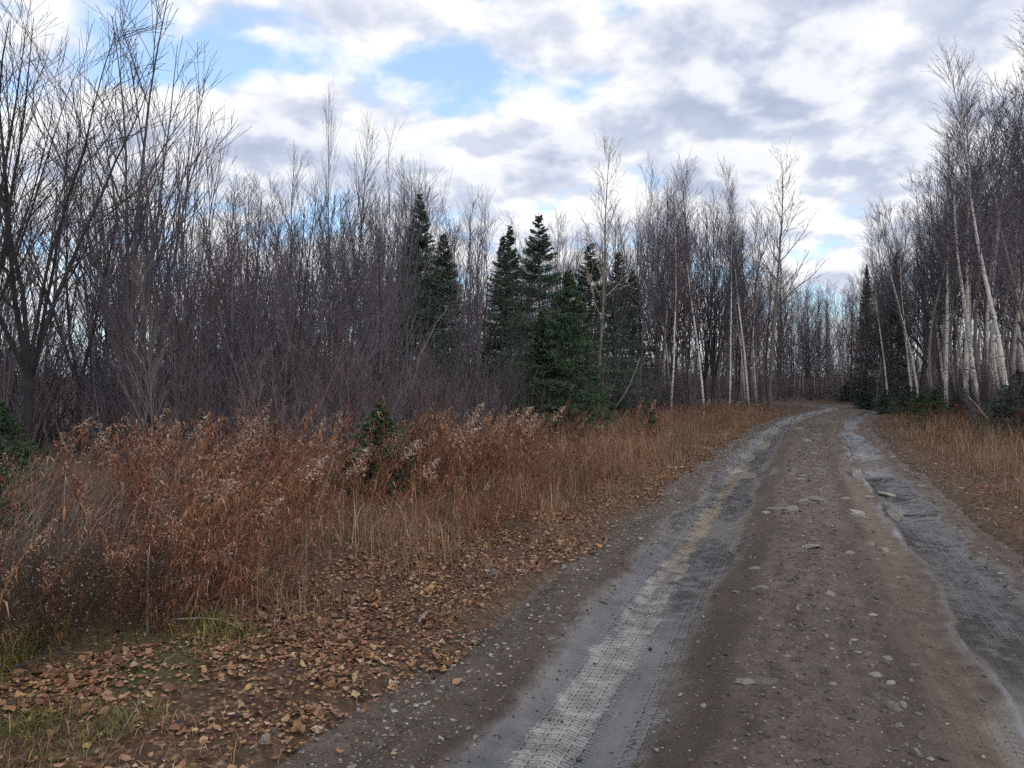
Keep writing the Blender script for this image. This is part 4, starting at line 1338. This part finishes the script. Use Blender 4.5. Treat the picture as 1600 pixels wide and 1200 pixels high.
def blades(r, x, y, z, h, bend, width, dirs=None, seg=3):
    """grass blades as bent tapering strips"""
    n = len(x)
    az = r.random(n) * 6.283 if dirs is None else dirs
    o = np.stack([np.cos(az), np.sin(az), np.zeros(n)], 1)
    w = np.stack([-np.sin(az), np.cos(az), np.zeros(n)], 1) * width[:, None]
    base = np.stack([x, y, z], 1)
    rows = []
    for j in range(seg + 1):
        f = j / seg
        a = bend * f
        c = base + o * (h * f * np.sin(a))[:, None] + np.array([0, 0, 1.0]) * (h * f * np.cos(a * 0.9))[:, None]
        if j < seg:
            ww = w * (1 - 0.55 * f)
            rows += [c - ww, c + ww]
        else:
            rows += [c]
    k = 2 * seg + 1
    V = np.stack(rows, 1).reshape(-1, 3)
    i = np.arange(n)[:, None] * k
    qs = [i + np.array([[2 * j, 2 * j + 1, 2 * j + 3, 2 * j + 2]]) for j in range(seg - 1)]
    tr = i + np.array([[2 * seg - 2, 2 * seg - 1, 2 * seg]])
    return V, [np.concatenate(qs), tr], k


def make_grass():
    r = np.random.default_rng(401)
    def lay(name, n, srange, tfun, hfun, mat, label, bendr, wr, pxr, clump=0.0, coln=(0.5, 0.24), dirs=None):
        s = r.uniform(0, 1, n) ** 1.35 * (srange[1] - srange[0]) + srange[0]
        t = tfun(s, r.random(n))
        x, y = st2xy(s, t)
        px = 800 + F * x / np.maximum(y, 0.1)
        ok = (y > 1.8) & (px > pxr[0]) & (px < pxr[1])
        if clump:
            ok &= fbm(x * 1.3, y * 1.3, 67, 3) > r.normal(0, 0.22, n) * clump
        x, y, s, t = x[ok], y[ok], s[ok], t[ok]
        n2 = len(x)
        h = hfun(s, t) * (0.45 + 0.75 * r.random(n2))
        bend = r.uniform(*bendr, n2)
        wd = r.uniform(*wr, n2) * (1 + 0.03 * s)
        V, fs, k = blades(r, x, y, surf_z(x, y) - 0.01, h, bend, wd, dirs(n2) if dirs else None)
        rn = np.clip(r.normal(coln[0], coln[1], n2), 0, 1)
        A = Acc(); A.add(V, fs, rnd=np.repeat(rn, k))
        return obj(name, A.mesh(name, M[mat], smooth=False), kind='stuff', label=label)
    # left verge: tan grass in front of and between the weeds
    lay('dry_grass', 15000, (2.5, 40), lambda s, u: weed_front(s) + 0.28 - 1.6 * u ** 1.2, lambda s, t: 0.30 + 0.22 * sst(weed_front(s) - t, -0.2, 0.9), 'grass',
        'tan grass at the foot of the weeds left of the track', (0.1, 1.2), (0.0014, 0.003), (-100, 1300), 0.7, (0.45, 0.25))
    lay('dry_grass', 9000, (8, 34), lambda s, u: weed_front(s) + 0.1 - 4.0 * u, lambda s, t: 0.62 + 0 * s, 'grass',
        'tall tan grass between rust-brown weeds and the birch clump', (0.1, 0.9), (0.0015, 0.003), (770, 1240), 0.5, (0.42, 0.24))
    # grey arching grass and bramble stalks at far left
    lay('weathered_grass', 15000, (0.5, 12), lambda s, u: weed_front(s) - 0.9 - 4.6 * u, lambda s, t: 0.98 + 0 * s, 'grey_grass',
        'greyish arching dead grass at the left before the dark tree', (0.35, 1.5), (0.0013, 0.0028), (-140, 330), 0.5, (0.5, 0.25), lambda n: r.normal(0.4, 1.0, n))
    # short green grass and moss, near left corner, thin through the leaves
    lay('green_grass', 40000, (1.3, 3.7), lambda s, u: -2.7 - 1.6 * u ** 0.8, lambda s, t: 0.08 + 0.09 * sst(-t, 2.9, 3.8), 'green_grass',
        'short mossy green grass showing between fallen leaves in the near left corner', (0.3, 1.6), (0.0014, 0.0032), (-120, 420), 0.5, (0.66, 0.27))
    lay('short_grass', 30000, (1.0, 24), lambda s, u: -2.05 - 1.7 * u, lambda s, t: 0.11 + 0 * s, 'grass',
        'short straw-coloured grass among the fallen leaves left of the track', (0.7, 1.75), (0.0010, 0.0022), (-100, 1250), 0.9, (0.45, 0.25))
    # right verge
    edge = lambda s: 1.98 + 0.012 * np.clip(s, 0, 40)
    lay('dry_grass', 26000, (5.5, 45), lambda s, u: edge(s) + 0.35 + 4.2 * u, lambda s, t: 0.22 + 0.50 * sst(t - edge(s), 0.2, 1.5) * (1 - 0.3 * sst(s, 20, 40)), 'grass',
        'tall tan grass on the verge right of the track', (0.05, 0.9), (0.0014, 0.003), (1280, 1720), 0.5, (0.55, 0.24))
    lay('short_grass', 6000, (3.5, 30), lambda s, u: edge(s) - 0.15 + 1.1 * u, lambda s, t: 0.10 + 0 * s, 'grass',
        'short straw-coloured grass among the leaves right of the track', (0.4, 1.5), (0.0011, 0.0024), (1280, 1720), 0.8, (0.40, 0.22))


make_grass()


def make_right_weeds():
    r = np.random.default_rng(402)
    leafA = Acc()
    n = 700
    s = r.uniform(13, 48, n); t = 3.0 + 0.012 * s + 3.4 * r.random(n) + 1.0 * (s < 22)
    x, y = st2xy(s, t)
    z = surf_z(x, y)
    which = r.integers(0, len(WEEDS), n)
    for k, (st_, lf, pl) in enumerate(WEEDS):
        m = which == k
        mt = mats_from(np.stack([x[m], y[m], z[m]], 1), r.random(m.sum()) * 6.28, np.abs(r.normal(0.1, 0.15, m.sum())), r.random(m.sum()) * 6.28, 0.65 + 0.35 * r.random(m.sum()))
        for v, f, rn in (st_, lf):
            V, fs = scatter_copies(v, f, mt)
            leafA.add(V, fs, rnd=np.tile(np.clip(rn - 0.08, 0, 1), m.sum()))
    obj('dry_weeds', leafA.mesh('dry_weeds', M['weed'], smooth=False), kind='stuff', label='red-brown withered weeds behind the grass right of the track')


make_right_weeds()


def make_seed_bush():
    """low dark bush with pale specks of seed heads at the lower left"""
    r = np.random.default_rng(403)
    A = Acc(); S = Acc()
    x0, y0 = ground_at(95, 1020)
    root = obj('seed_bush', None, loc=(x0, y0, float(surf_z(x0, y0)) - 0.02), label='low dark brown bush speckled with pale seed heads, lower left', cat='bush')
    n = 150
    a = r.random(n) * 6.283; rad = 0.62 * np.sqrt(r.random(n))
    P = np.empty((n, 5, 3)); P[:, 0] = np.stack([rad * np.cos(a), rad * np.sin(a) * 0.7, np.zeros(n)], 1)
    d = unit(np.stack([np.cos(a) * rad * 0.6 + r.normal(0, 0.25, n), np.sin(a) * rad * 0.6 + r.normal(0, 0.25, n), np.ones(n)], 1))
    h = r.uniform(0.32, 0.62, n)
    for j in range(1, 5):
        d = unit(d + r.normal(0, 0.12, (n, 3))); P[:, j] = P[:, j - 1] + d * (h / 4)[:, None]
    Rd = np.linspace(0.003, 0.0013, 5)[None].repeat(n, 0)
    v, q = tubes(P, Rd, 3); A.add(v, q)
    b1 = grow(r, P, Rd, 9, 0.25, 1.0, 0.7, lambda u: 0.20 * (1.3 - u), 4, 0.05, 0.12, 0.7, 0.0012)
    v, q = tubes(*b1, 3); A.add(v, q)
    b2 = grow(r, *b1, 3, 0.3, 1.0, 0.7, lambda u: 0.07 + 0 * u, 3, 0.05, 0.12, 0.8, 0.001)
    v, q = tubes(*b2, 3); A.add(v, q)
    tips = np.concatenate([b2[0][:, -1], b1[0][:, -1]])
    tips = tips[r.random(len(tips)) < 0.22]
    m = len(tips)
    off = unit(r.normal(0, 1, (m, 3))) * 0.006; b = unit(np.cross(off, r.normal(0, 1, (m, 3)))) * 0.005
    pv = np.stack([tips - off, tips - b, tips + off, tips + b], 1).reshape(-1, 3)
    S.add(pv, np.arange(m)[:, None] * 4 + np.array([[0, 1, 2, 3]]), rnd=np.repeat(r.random(m) * 0.55, 4))
    obj('stems', A.mesh('stems', M['brown_stem']), root)
    obj('seed_heads', S.mesh('seed_heads', M['plume'], smooth=False), root)


make_seed_bush()

# ------------------------------------------------------------------ fallen leaves
def leaf_mesh(r, L, W, curl, full=True):
    """one dry leaf folded along its midrib, pointed, with a curled tip"""
    st = np.linspace(0, 1, 6)
    wd = np.array([0.10, 0.86, 1.05, 0.98, 0.66, 0.04]) * W
    z = curl * L * (st - 0.45) ** 2 * 2.2
    mid = np.stack([(st - 0.5) * L, r.normal(0, 0.02 * L, 6), z], 1)
    fold = 0.15 + 0.6 * r.random()
    jit = r.normal(0, 0.10 * W, (6, 2))
    lft = mid + np.stack([0 * st, wd, wd * fold], 1) + np.stack([jit[:, 0] * 0.5, jit[:, 0], jit[:, 1]], 1) * (wd > 0.1 * W)[:, None]
    rgt = mid + np.stack([0 * st, -wd, wd * fold * r.uniform(0.2, 1.1)], 1) + np.stack([jit[:, 1] * 0.5, jit[:, 1], jit[:, 0]], 1) * (wd > 0.1 * W)[:, None]
    v = np.concatenate([mid, lft, rgt]); v[:, 2] -= v[:, 2].min()
    i = np.arange(5)[:, None]
    f = np.concatenate([i + np.array([[0, 1, 7, 6]]), i + np.array([[1, 0, 12, 13]])])
    return v, f


def make_leaves():
    r = np.random.default_rng(501)
    protos = []
    for k in range(8):
        protos.append(leaf_mesh(r, 1.0, 0.24 + 0.13 * r.random(), r.uniform(-0.5, 1.0)))
    meshes = [mesh('leaf', v, f, M['leaf'], smooth=False) for v, f in protos]
    simple = [(v[[0, 2, 3, 5, 7, 9, 13, 15]], [np.array([[1, 2, 5, 4], [2, 1, 6, 7]]), np.array([[0, 1, 4], [1, 0, 6], [2, 3, 5], [3, 2, 7]])]) for v, f in protos]

    def spots(n, srange, tf, pxr):
        s = srange[0] + (srange[1] - srange[0]) * r.random(n) ** 2.1
        t = tf(s, r.random(n))
        x, y = st2xy(s, t)
        px = 800 + F * x / np.maximum(y, 0.1)
        ok = (y > 1.9) & (px > pxr[0]) & (px < pxr[1]) & (fbm(x * 1.6, y * 1.6, 81, 3) > r.normal(-0.16, 0.2, n))
        return x[ok], y[ok], s[ok]
    edge = lambda s: 1.75 + 0.012 * np.clip(s, 0, 40)
    groups = [spots(64000, (1.0, 28), lambda s, u: -1.98 + 0.12 * np.sin(s * 2) - (1.55 - 0.95 * sst(s, 4, 20)) * u ** 0.9, (-110, 1250)),
              spots(7000, (3.5, 32), lambda s, u: edge(s) + 0.05 + 1.3 * u, (1280, 1720)),
              spots(6000, (0.5, 10), lambda s, u: -3.3 - 3.0 * u, (-110, 800)),
              spots(260, (2.0, 20), lambda s, u: -1.9 + 0.5 * u ** 2, (-110, 1250))]
    x = np.concatenate([g_[0] for g_ in groups]); y = np.concatenate([g_[1] for g_ in groups])
    n = len(x)
    size = np.clip(r.lognormal(math.log(0.025), 0.45, n), 0.011, 0.075)
    z = surf_z(x, y)
    up = 0.012 * r.random(n) + 0.004
    # the 300 leaves that show largest become pieces of their own
    px = 800 + F * x / y; py = 600 + F * (CAM_H - z) / y
    show = np.where((px > 5) & (px < 1595) & (py < 1195), size / y, 0)
    order = np.argsort(-show)
    big = order[:300]; rest = order[300:]
    for i in big:
        o = obj('leaf', meshes[r.integers(0, 8)], ground, loc=(x[i], y[i], z[i] + up[i]), rot=(r.normal(0, 0.3), r.normal(0, 0.3), r.random() * 6.28), scale=(float(size[i]), float(size[i] * r.uniform(0.7, 1.3)), float(size[i] * r.uniform(0.2, 1.0))))
    A = Acc()
    which = r.integers(0, 8, len(rest))
    for k in range(8):
        m = rest[which == k]
        v, f = simple[k]
        mt = mats_from(np.stack([x[m], y[m], z[m] + up[m]], 1), r.random(len(m)) * 6.28, np.abs(r.normal(0, 0.32, len(m))), r.random(len(m)) * 6.28, np.stack([size[m], size[m] * r.uniform(0.7, 1.25, len(m)), size[m] * r.uniform(0.15, 1.0, len(m))], 1))
        V, fs = scatter_copies(v, f, mt)
        A.add(V, fs, rnd=np.repeat(r.random(len(m)), len(v)))
    obj('leaf_litter', A.mesh('leaf_litter', M['litter'], smooth=False), ground, kind='stuff')


make_leaves()

# ------------------------------------------------------------------ stones
def ico():
    p = (1 + 5 ** 0.5) / 2
    v = np.array([(-1, p, 0), (1, p, 0), (-1, -p, 0), (1, -p, 0), (0, -1, p), (0, 1, p), (0, -1, -p), (0, 1, -p), (p, 0, -1), (p, 0, 1), (-p, 0, -1), (-p, 0, 1)], float)
    v = unit(v)
    f = np.array([(0, 11, 5), (0, 5, 1), (0, 1, 7), (0, 7, 10), (0, 10, 11), (1, 5, 9), (5, 11, 4), (11, 10, 2), (10, 7, 6), (7, 1, 8), (3, 9, 4), (3, 4, 2), (3, 2, 6), (3, 6, 8), (3, 8, 9), (4, 9, 5), (2, 4, 11), (6, 2, 10), (8, 6, 7), (9, 8, 1)])
    return v, f


def stone_shape(r, sub=True):
    v, f = ico()
    if sub:
        nv = list(map(tuple, v)); cache = {}; nf = []
        def midp(a, b):
            k = (min(a, b), max(a, b))
            if k not in cache:
                m_ = np.array(nv[a]) + np.array(nv[b]); nv.append(tuple(m_ / np.linalg.norm(m_))); cache[k] = len(nv) - 1
            return cache[k]
        for a, b, c in f:
            ab, bc, ca = midp(a, b), midp(b, c), midp(c, a)
            nf += [(a, ab, ca), (b, bc, ab), (c, ca, bc), (ab, bc, ca)]
        v = np.array(nv); f = np.array(nf)
    # chop with random planes for flat faces
    for _ in range(9):
        n_ = unit(r.normal(0, 1, 3)); d = r.uniform(0.55, 0.85)
        k = v @ n_
        v = v - np.where(k > d, k - d, 0)[:, None] * n_
    an = np.arctan2(v[:, 1], v[:, 0]); p1, p2 = r.random(2) * 6.28
    v[:, :2] *= (0.86 + 0.16 * np.sin(2 * an + p1) + 0.12 * np.sin(3 * an + p2))[:, None]
    for _ in range(4):      # broken sides
        a_ = r.random() * 6.28; n_ = np.array([math.cos(a_), math.sin(a_), 0.2]); d = r.uniform(0.3, 0.62)
        k = v @ n_
        v = v - np.where(k > d, k - d, 0)[:, None] * n_
    v = v + r.normal(0, 0.035, v.shape)
    return v, f


def make_stones():
    r = np.random.default_rng(601)
    shapes = [stone_shape(r) for _ in range(7)]
    meshes = [mesh('stone', v, f, M['stone'], smooth=False) for v, f in shapes]
    tree_count = 0
    # stones one can pick out on the track: pixel, width in pixels, flatness
    spots = [(1190, 1071, 62, .22), (1165, 1073, 40, .2), (1298, 938, 20, .6), (1235, 800, 40, .3), (1215, 798, 30, .3), (1195, 803, 20, .3), (1225, 806, 16, .4), (1270, 785, 44, .25), (1255, 788, 22, .3), (1338, 803, 42, .3), (1320, 780, 24, .25),
             (1345, 806, 30, .3), (1375, 812, 30, .25), (1390, 770, 34, .25), (1358, 852, 22, .4), (1382, 857, 24, .35), (1260, 862, 40, .2), (1238, 863, 18, .3), (1330, 868, 26, .2),
             (1272, 757, 26, .25), (1250, 752, 20, .25), (1305, 752, 24, .25), (1240, 738, 22, .25), (1278, 737, 30, .25), (1272, 712, 20, .25), (1260, 692, 22, .25), (1250, 671, 18, .2), (1276, 680, 18, .2), (1320, 690, 18, .2),
             (1340, 735, 24, .2), (1362, 772, 20, .25), (1258, 745, 18, .2), (1312, 732, 14, .3), (1180, 890, 24, .25), (1192, 922, 26, .25), (1150, 928, 20, .25), (1372, 690, 14, .3), (1230, 655, 18, .2), (1300, 660, 16, .2), (1268, 650, 20, .15),
             (1368, 1062, 28, .35), (1392, 1076, 20, .55), (1366, 1098, 22, .65), (1392, 1114, 34, .6), (1410, 1107, 20, .4), (1388, 1094, 14, .5), (1428, 1040, 16, .4), (1384, 1040, 14, .5), (1433, 1120, 16, .5), (1437, 1158, 18, .5), (1416, 1172, 12, .5),
             (1431, 1180, 16, .4), (1355, 1027, 16, .4), (1387, 1034, 18, .35), (1301, 1078, 18, .3), (1405, 1140, 18, .35), (1377, 1084, 12, .4), (1381, 1120, 14, .6), (1328, 1012, 14, .4), (1424, 1067, 12, .4),
             (771, 905, 20, .8), (881, 887, 16, .6), (823, 900, 10, .5), (729, 1012, 12, .6), (711, 1086, 10, .6), (624, 1180, 14, .5), (679, 1130, 10, .4), (612, 1103, 12, .5), (953, 911, 16, .4), (840, 995, 12, .5),
             (425, 1158, 22, .8), (414, 1172, 20, .9), (900, 965, 14, .3), (760, 1055, 12, .4), (1005, 750, 14, .4), (1020, 760, 10, .5), (1045, 735, 12, .4), (530, 1152, 12, .5), (560, 1110, 12, .5), (655, 1075, 12, .5),
             (1440, 760, 16, .4), (1395, 715, 12, .4), (1400, 722, 10, .4), (1415, 735, 12, .4), (1480, 850, 14, .4), (1520, 870, 14, .4), (1540, 800, 14, .4), (1560, 905, 16, .4), (1575, 940, 14, .4), (1500, 830, 14, .5), (1230, 1030, 14, .3), (1290, 1000, 10, .4)]
    for px, py, w, flat in spots:
        x, y = ground_at(px, py)
        rad = 0.5 * w / F * y
        z = float(surf_z(x, y))
        i = int(r.integers(0, 7))
        sz = rad * 1.2
        obj('stone', meshes[i], road, loc=(x, y, z + sz * flat * (-0.05 if flat < 0.35 else 0.15)), rot=(r.normal(0, 0.13), r.normal(0, 0.13), r.random() * 6.28 if flat > 0.35 else r.normal(-0.2, 0.35)), scale=(sz * 1.25, sz * r.uniform(0.5, 0.95), sz * flat * 0.9))
    # smaller stones scattered over hump and edges, still pieces of their own
    n = 195
    s = 2.6 + 22 * r.random(n) ** 1.7
    t = np.where(r.random(n) < 0.5, r.normal(0.1, 0.38, n), np.where(r.random(n) < 0.55, -1.85 + r.normal(0, 0.16, n), 1.68 + r.normal(0, 0.14, n) + 0.012 * s))
    x, y = st2xy(s, t); z = surf_z(x, y)
    for i in range(n):
        sz = (0.010 + 0.016 * r.random() ** 2) * (1 + 0.05 * s[i])
        obj('stone', meshes[int(r.integers(0, 7))], road, loc=(x[i], y[i], z[i] + sz * 0.15), rot=(r.normal(0, 0.2), r.normal(0, 0.2), r.random() * 6.28), scale=(sz, sz * r.uniform(0.6, 0.95), sz * r.uniform(0.35, 0.6)))
    # gravel
    A = Acc()
    oct_v = np.array([(1, 0, 0), (-1, 0, 0), (0, 1, 0), (0, -1, 0), (0, 0, 1), (0, 0, -1)], float)
    oct_f = np.array([(0, 2, 4), (2, 1, 4), (1, 3, 4), (3, 0, 4), (2, 0, 5), (1, 2, 5), (3, 1, 5), (0, 3, 5)])
    gs = [(oct_v * r.uniform(0.75, 1.25, (6, 1)) + r.normal(0, 0.18, (6, 3)), oct_f) for _ in range(5)]
    n = 30000
    s = 1.6 + 30 * r.random(n) ** 2.1
    u = r.random(n)
    t = np.where(u < 0.36, -1.78 + r.normal(0, 0.20, n), np.where(u < 0.56, 1.70 + 0.012 * s + r.normal(0, 0.2, n), np.where(u < 0.92, r.normal(0.05, 0.36, n), r.uniform(-1.9, 1.7, n))))
    x, y = st2xy(s, t); px = 800 + F * x / np.maximum(y, .1)
    ok = (y > 1.9) & (px > -50) & (px < 1660)
    x, y, s = x[ok], y[ok], s[ok]; n = len(x)
    z = surf_z(x, y)
    sz = np.clip(r.lognormal(math.log(0.0058), 0.5, n), 0.0025, 0.022) * (1 + 0.05 * s)
    which = r.integers(0, 5, n)
    for k in range(5):
        m = which == k
        mt = mats_from(np.stack([x[m], y[m], z[m] + sz[m] * 0.15], 1), r.random(m.sum()) * 6.28, np.abs(r.normal(0, 0.2, m.sum())), r.random(m.sum()) * 6.28, np.stack([sz[m], sz[m] * 0.8, sz[m] * 0.5], 1))
        V, fs = scatter_copies(gs[k][0], gs[k][1], mt)
        edge_pale = (np.abs(xy2st(x[m], y[m])[1] + 0.05) > 1.55) * 0.10
        A.add(V, fs, rnd=np.repeat(np.clip(r.random(m.sum()) ** 2.0 + edge_pale, 0, 1), 6))
    obj('gravel', A.mesh('gravel', M['gravel'], smooth=False), road, kind='stuff')


make_stones()

# ------------------------------------------------------------------ sticks and small things
def polyline_thing(name, pts, r0, r1, mat, label, cat, k=6):
    pts = np.array(pts, float)
    base = pts[0].copy()
    n = 3 * (len(pts) - 1) + 1
    u = np.linspace(0, len(pts) - 1, n); i = np.minimum(u.astype(int), len(pts) - 2); w = (u - i)[:, None]
    P = pts[i] * (1 - w) + pts[i + 1] * w
    rr = np.random.default_rng(len(label))
    P[1:-1] += rr.normal(0, r0 * 0.35, P[1:-1].shape)
    Rd = np.linspace(r0, r1, n) * (1 + rr.normal(0, 0.06, n))
    v, q = tubes((P - base)[None], Rd[None], k)
    caps = [np.arange(k)[::-1][None], (len(v) - k + np.arange(k))[None]]
    me = mesh(name, v, [q] + caps, M[mat], {'rad': np.repeat(Rd, k)})
    return obj(name, me, loc=base, label=label, cat=cat)


def gp(px, py, up=0.0):
    x, y = ground_at(px, py)
    return np.array([x, y, float(surf_z(x, y)) + up])


def at(px, py, depth):
    return np.array([(px - 800) / F * depth, depth, CAM_H + (600 - py) / F * depth])


polyline_thing('stick', [gp(1412, 799, 0.01), gp(1425, 803, 0.02), gp(1445, 803, 0.015), gp(1462, 804, 0.01)], 0.009, 0.004, 'dark_bark', 'thin dark stick lying across the drier rut', 'stick')
b0 = gp(231, 1016, -0.03)
polyline_thing('broken_stick', [b0, b0 + (-0.012, 0.02, 0.13), b0 + (-0.02, 0.03, 0.26), b0 + (-0.018, 0.03, 0.52)], 0.012, 0.006, 'pale_bark', 'pale broken stick standing upright at the foot of the weeds', 'stick')
b0 = gp(272, 995, -0.02)
polyline_thing('dead_limb', [b0, b0 + (0.08, 0.06, 0.12), b0 + (0.16, 0.14, 0.27), b0 + (0.21, 0.2, 0.46)], 0.016, 0.007, 'bark', 'grey dead limb leaning up into the rust-brown weeds', 'limb')
polyline_thing('fallen_twig', [gp(268, 1003, 0.03), gp(310, 1004, 0.05), gp(345, 1006, 0.05), gp(380, 1010, 0.02)], 0.007, 0.004, 'pale_bark', 'pale twig lying along the edge of the leaves', 'twig')
polyline_thing('dry_stalk', [gp(184, 1178, 0.0), gp(184, 1178, 0.0) + (0.10, 0.05, 0.18), gp(184, 1178, 0.0) + (0.17, 0.08, 0.31), gp(184, 1178, 0.0) + (0.22, 0.09, 0.33)], 0.003, 0.0015, 'pale_twig', 'single straw-coloured stalk rising from the leaves at lower left', 'stalk')
polyline_thing('fallen_branch', [gp(10, 1098, 0.02), gp(55, 1088, 0.05), gp(95, 1080, 0.07), gp(140, 1072, 0.04)], 0.008, 0.004, 'dark_bark', 'dark fallen branch in the near left corner', 'branch')
polyline_thing('stick', [gp(655, 985, 0.012), gp(663, 977, 0.03), gp(668, 969, 0.02)], 0.012, 0.008, 'pale_bark', 'short pale stick end among the leaves beside the track', 'stick')
b0 = at(478, 960, 5.3); b0[2] = float(surf_z(b0[0], b0[1]))
polyline_thing('dry_stalk', [b0, b0 + (0.004, 0, 0.3), b0 + (-0.006, 0.02, 0.62)], 0.004, 0.002, 'pale_twig', 'upright straw stalk in front of the rust-brown weeds', 'stalk')
b0 = at(455, 960, 5.4); b0[2] = float(surf_z(b0[0], b0[1]))
polyline_thing('dry_stalk', [b0, b0 + (0.12, 0.02, 0.4), b0 + (0.30, 0.05, 0.95)], 0.004, 0.002, 'pale_twig', 'long straw stalk slanting up across the rust-brown weeds', 'stalk')
polyline_thing('leaning_branch', [at(960, 640, 27), at(985, 600, 27), at(1000, 560, 27.5)], 0.03, 0.015, 'pale_bark', 'pale branch leaning at the foot of the dark spruces', 'branch')
polyline_thing('leaning_branch', [at(640, 625, 15), at(655, 560, 15.2), at(680, 505, 15.5), at(700, 480, 15.6)], 0.022, 0.01, 'bark', 'arching grey branch in the thicket above the evergreen bush', 'branch')
polyline_thing('leaning_branch', [at(1545, 655, 17), at(1530, 640, 17), at(1512, 618, 17.2)], 0.022, 0.012, 'pale_bark', 'pale branch tilting out of the purple shrubs right of the track', 'branch')
print('TRIS', sum(sum(len(q.vertices) - 2 for q in m_.polygons) if len(m_.polygons) < 1000 else len(m_.loops) - 2 * len(m_.polygons) for m_ in bpy.data.meshes))
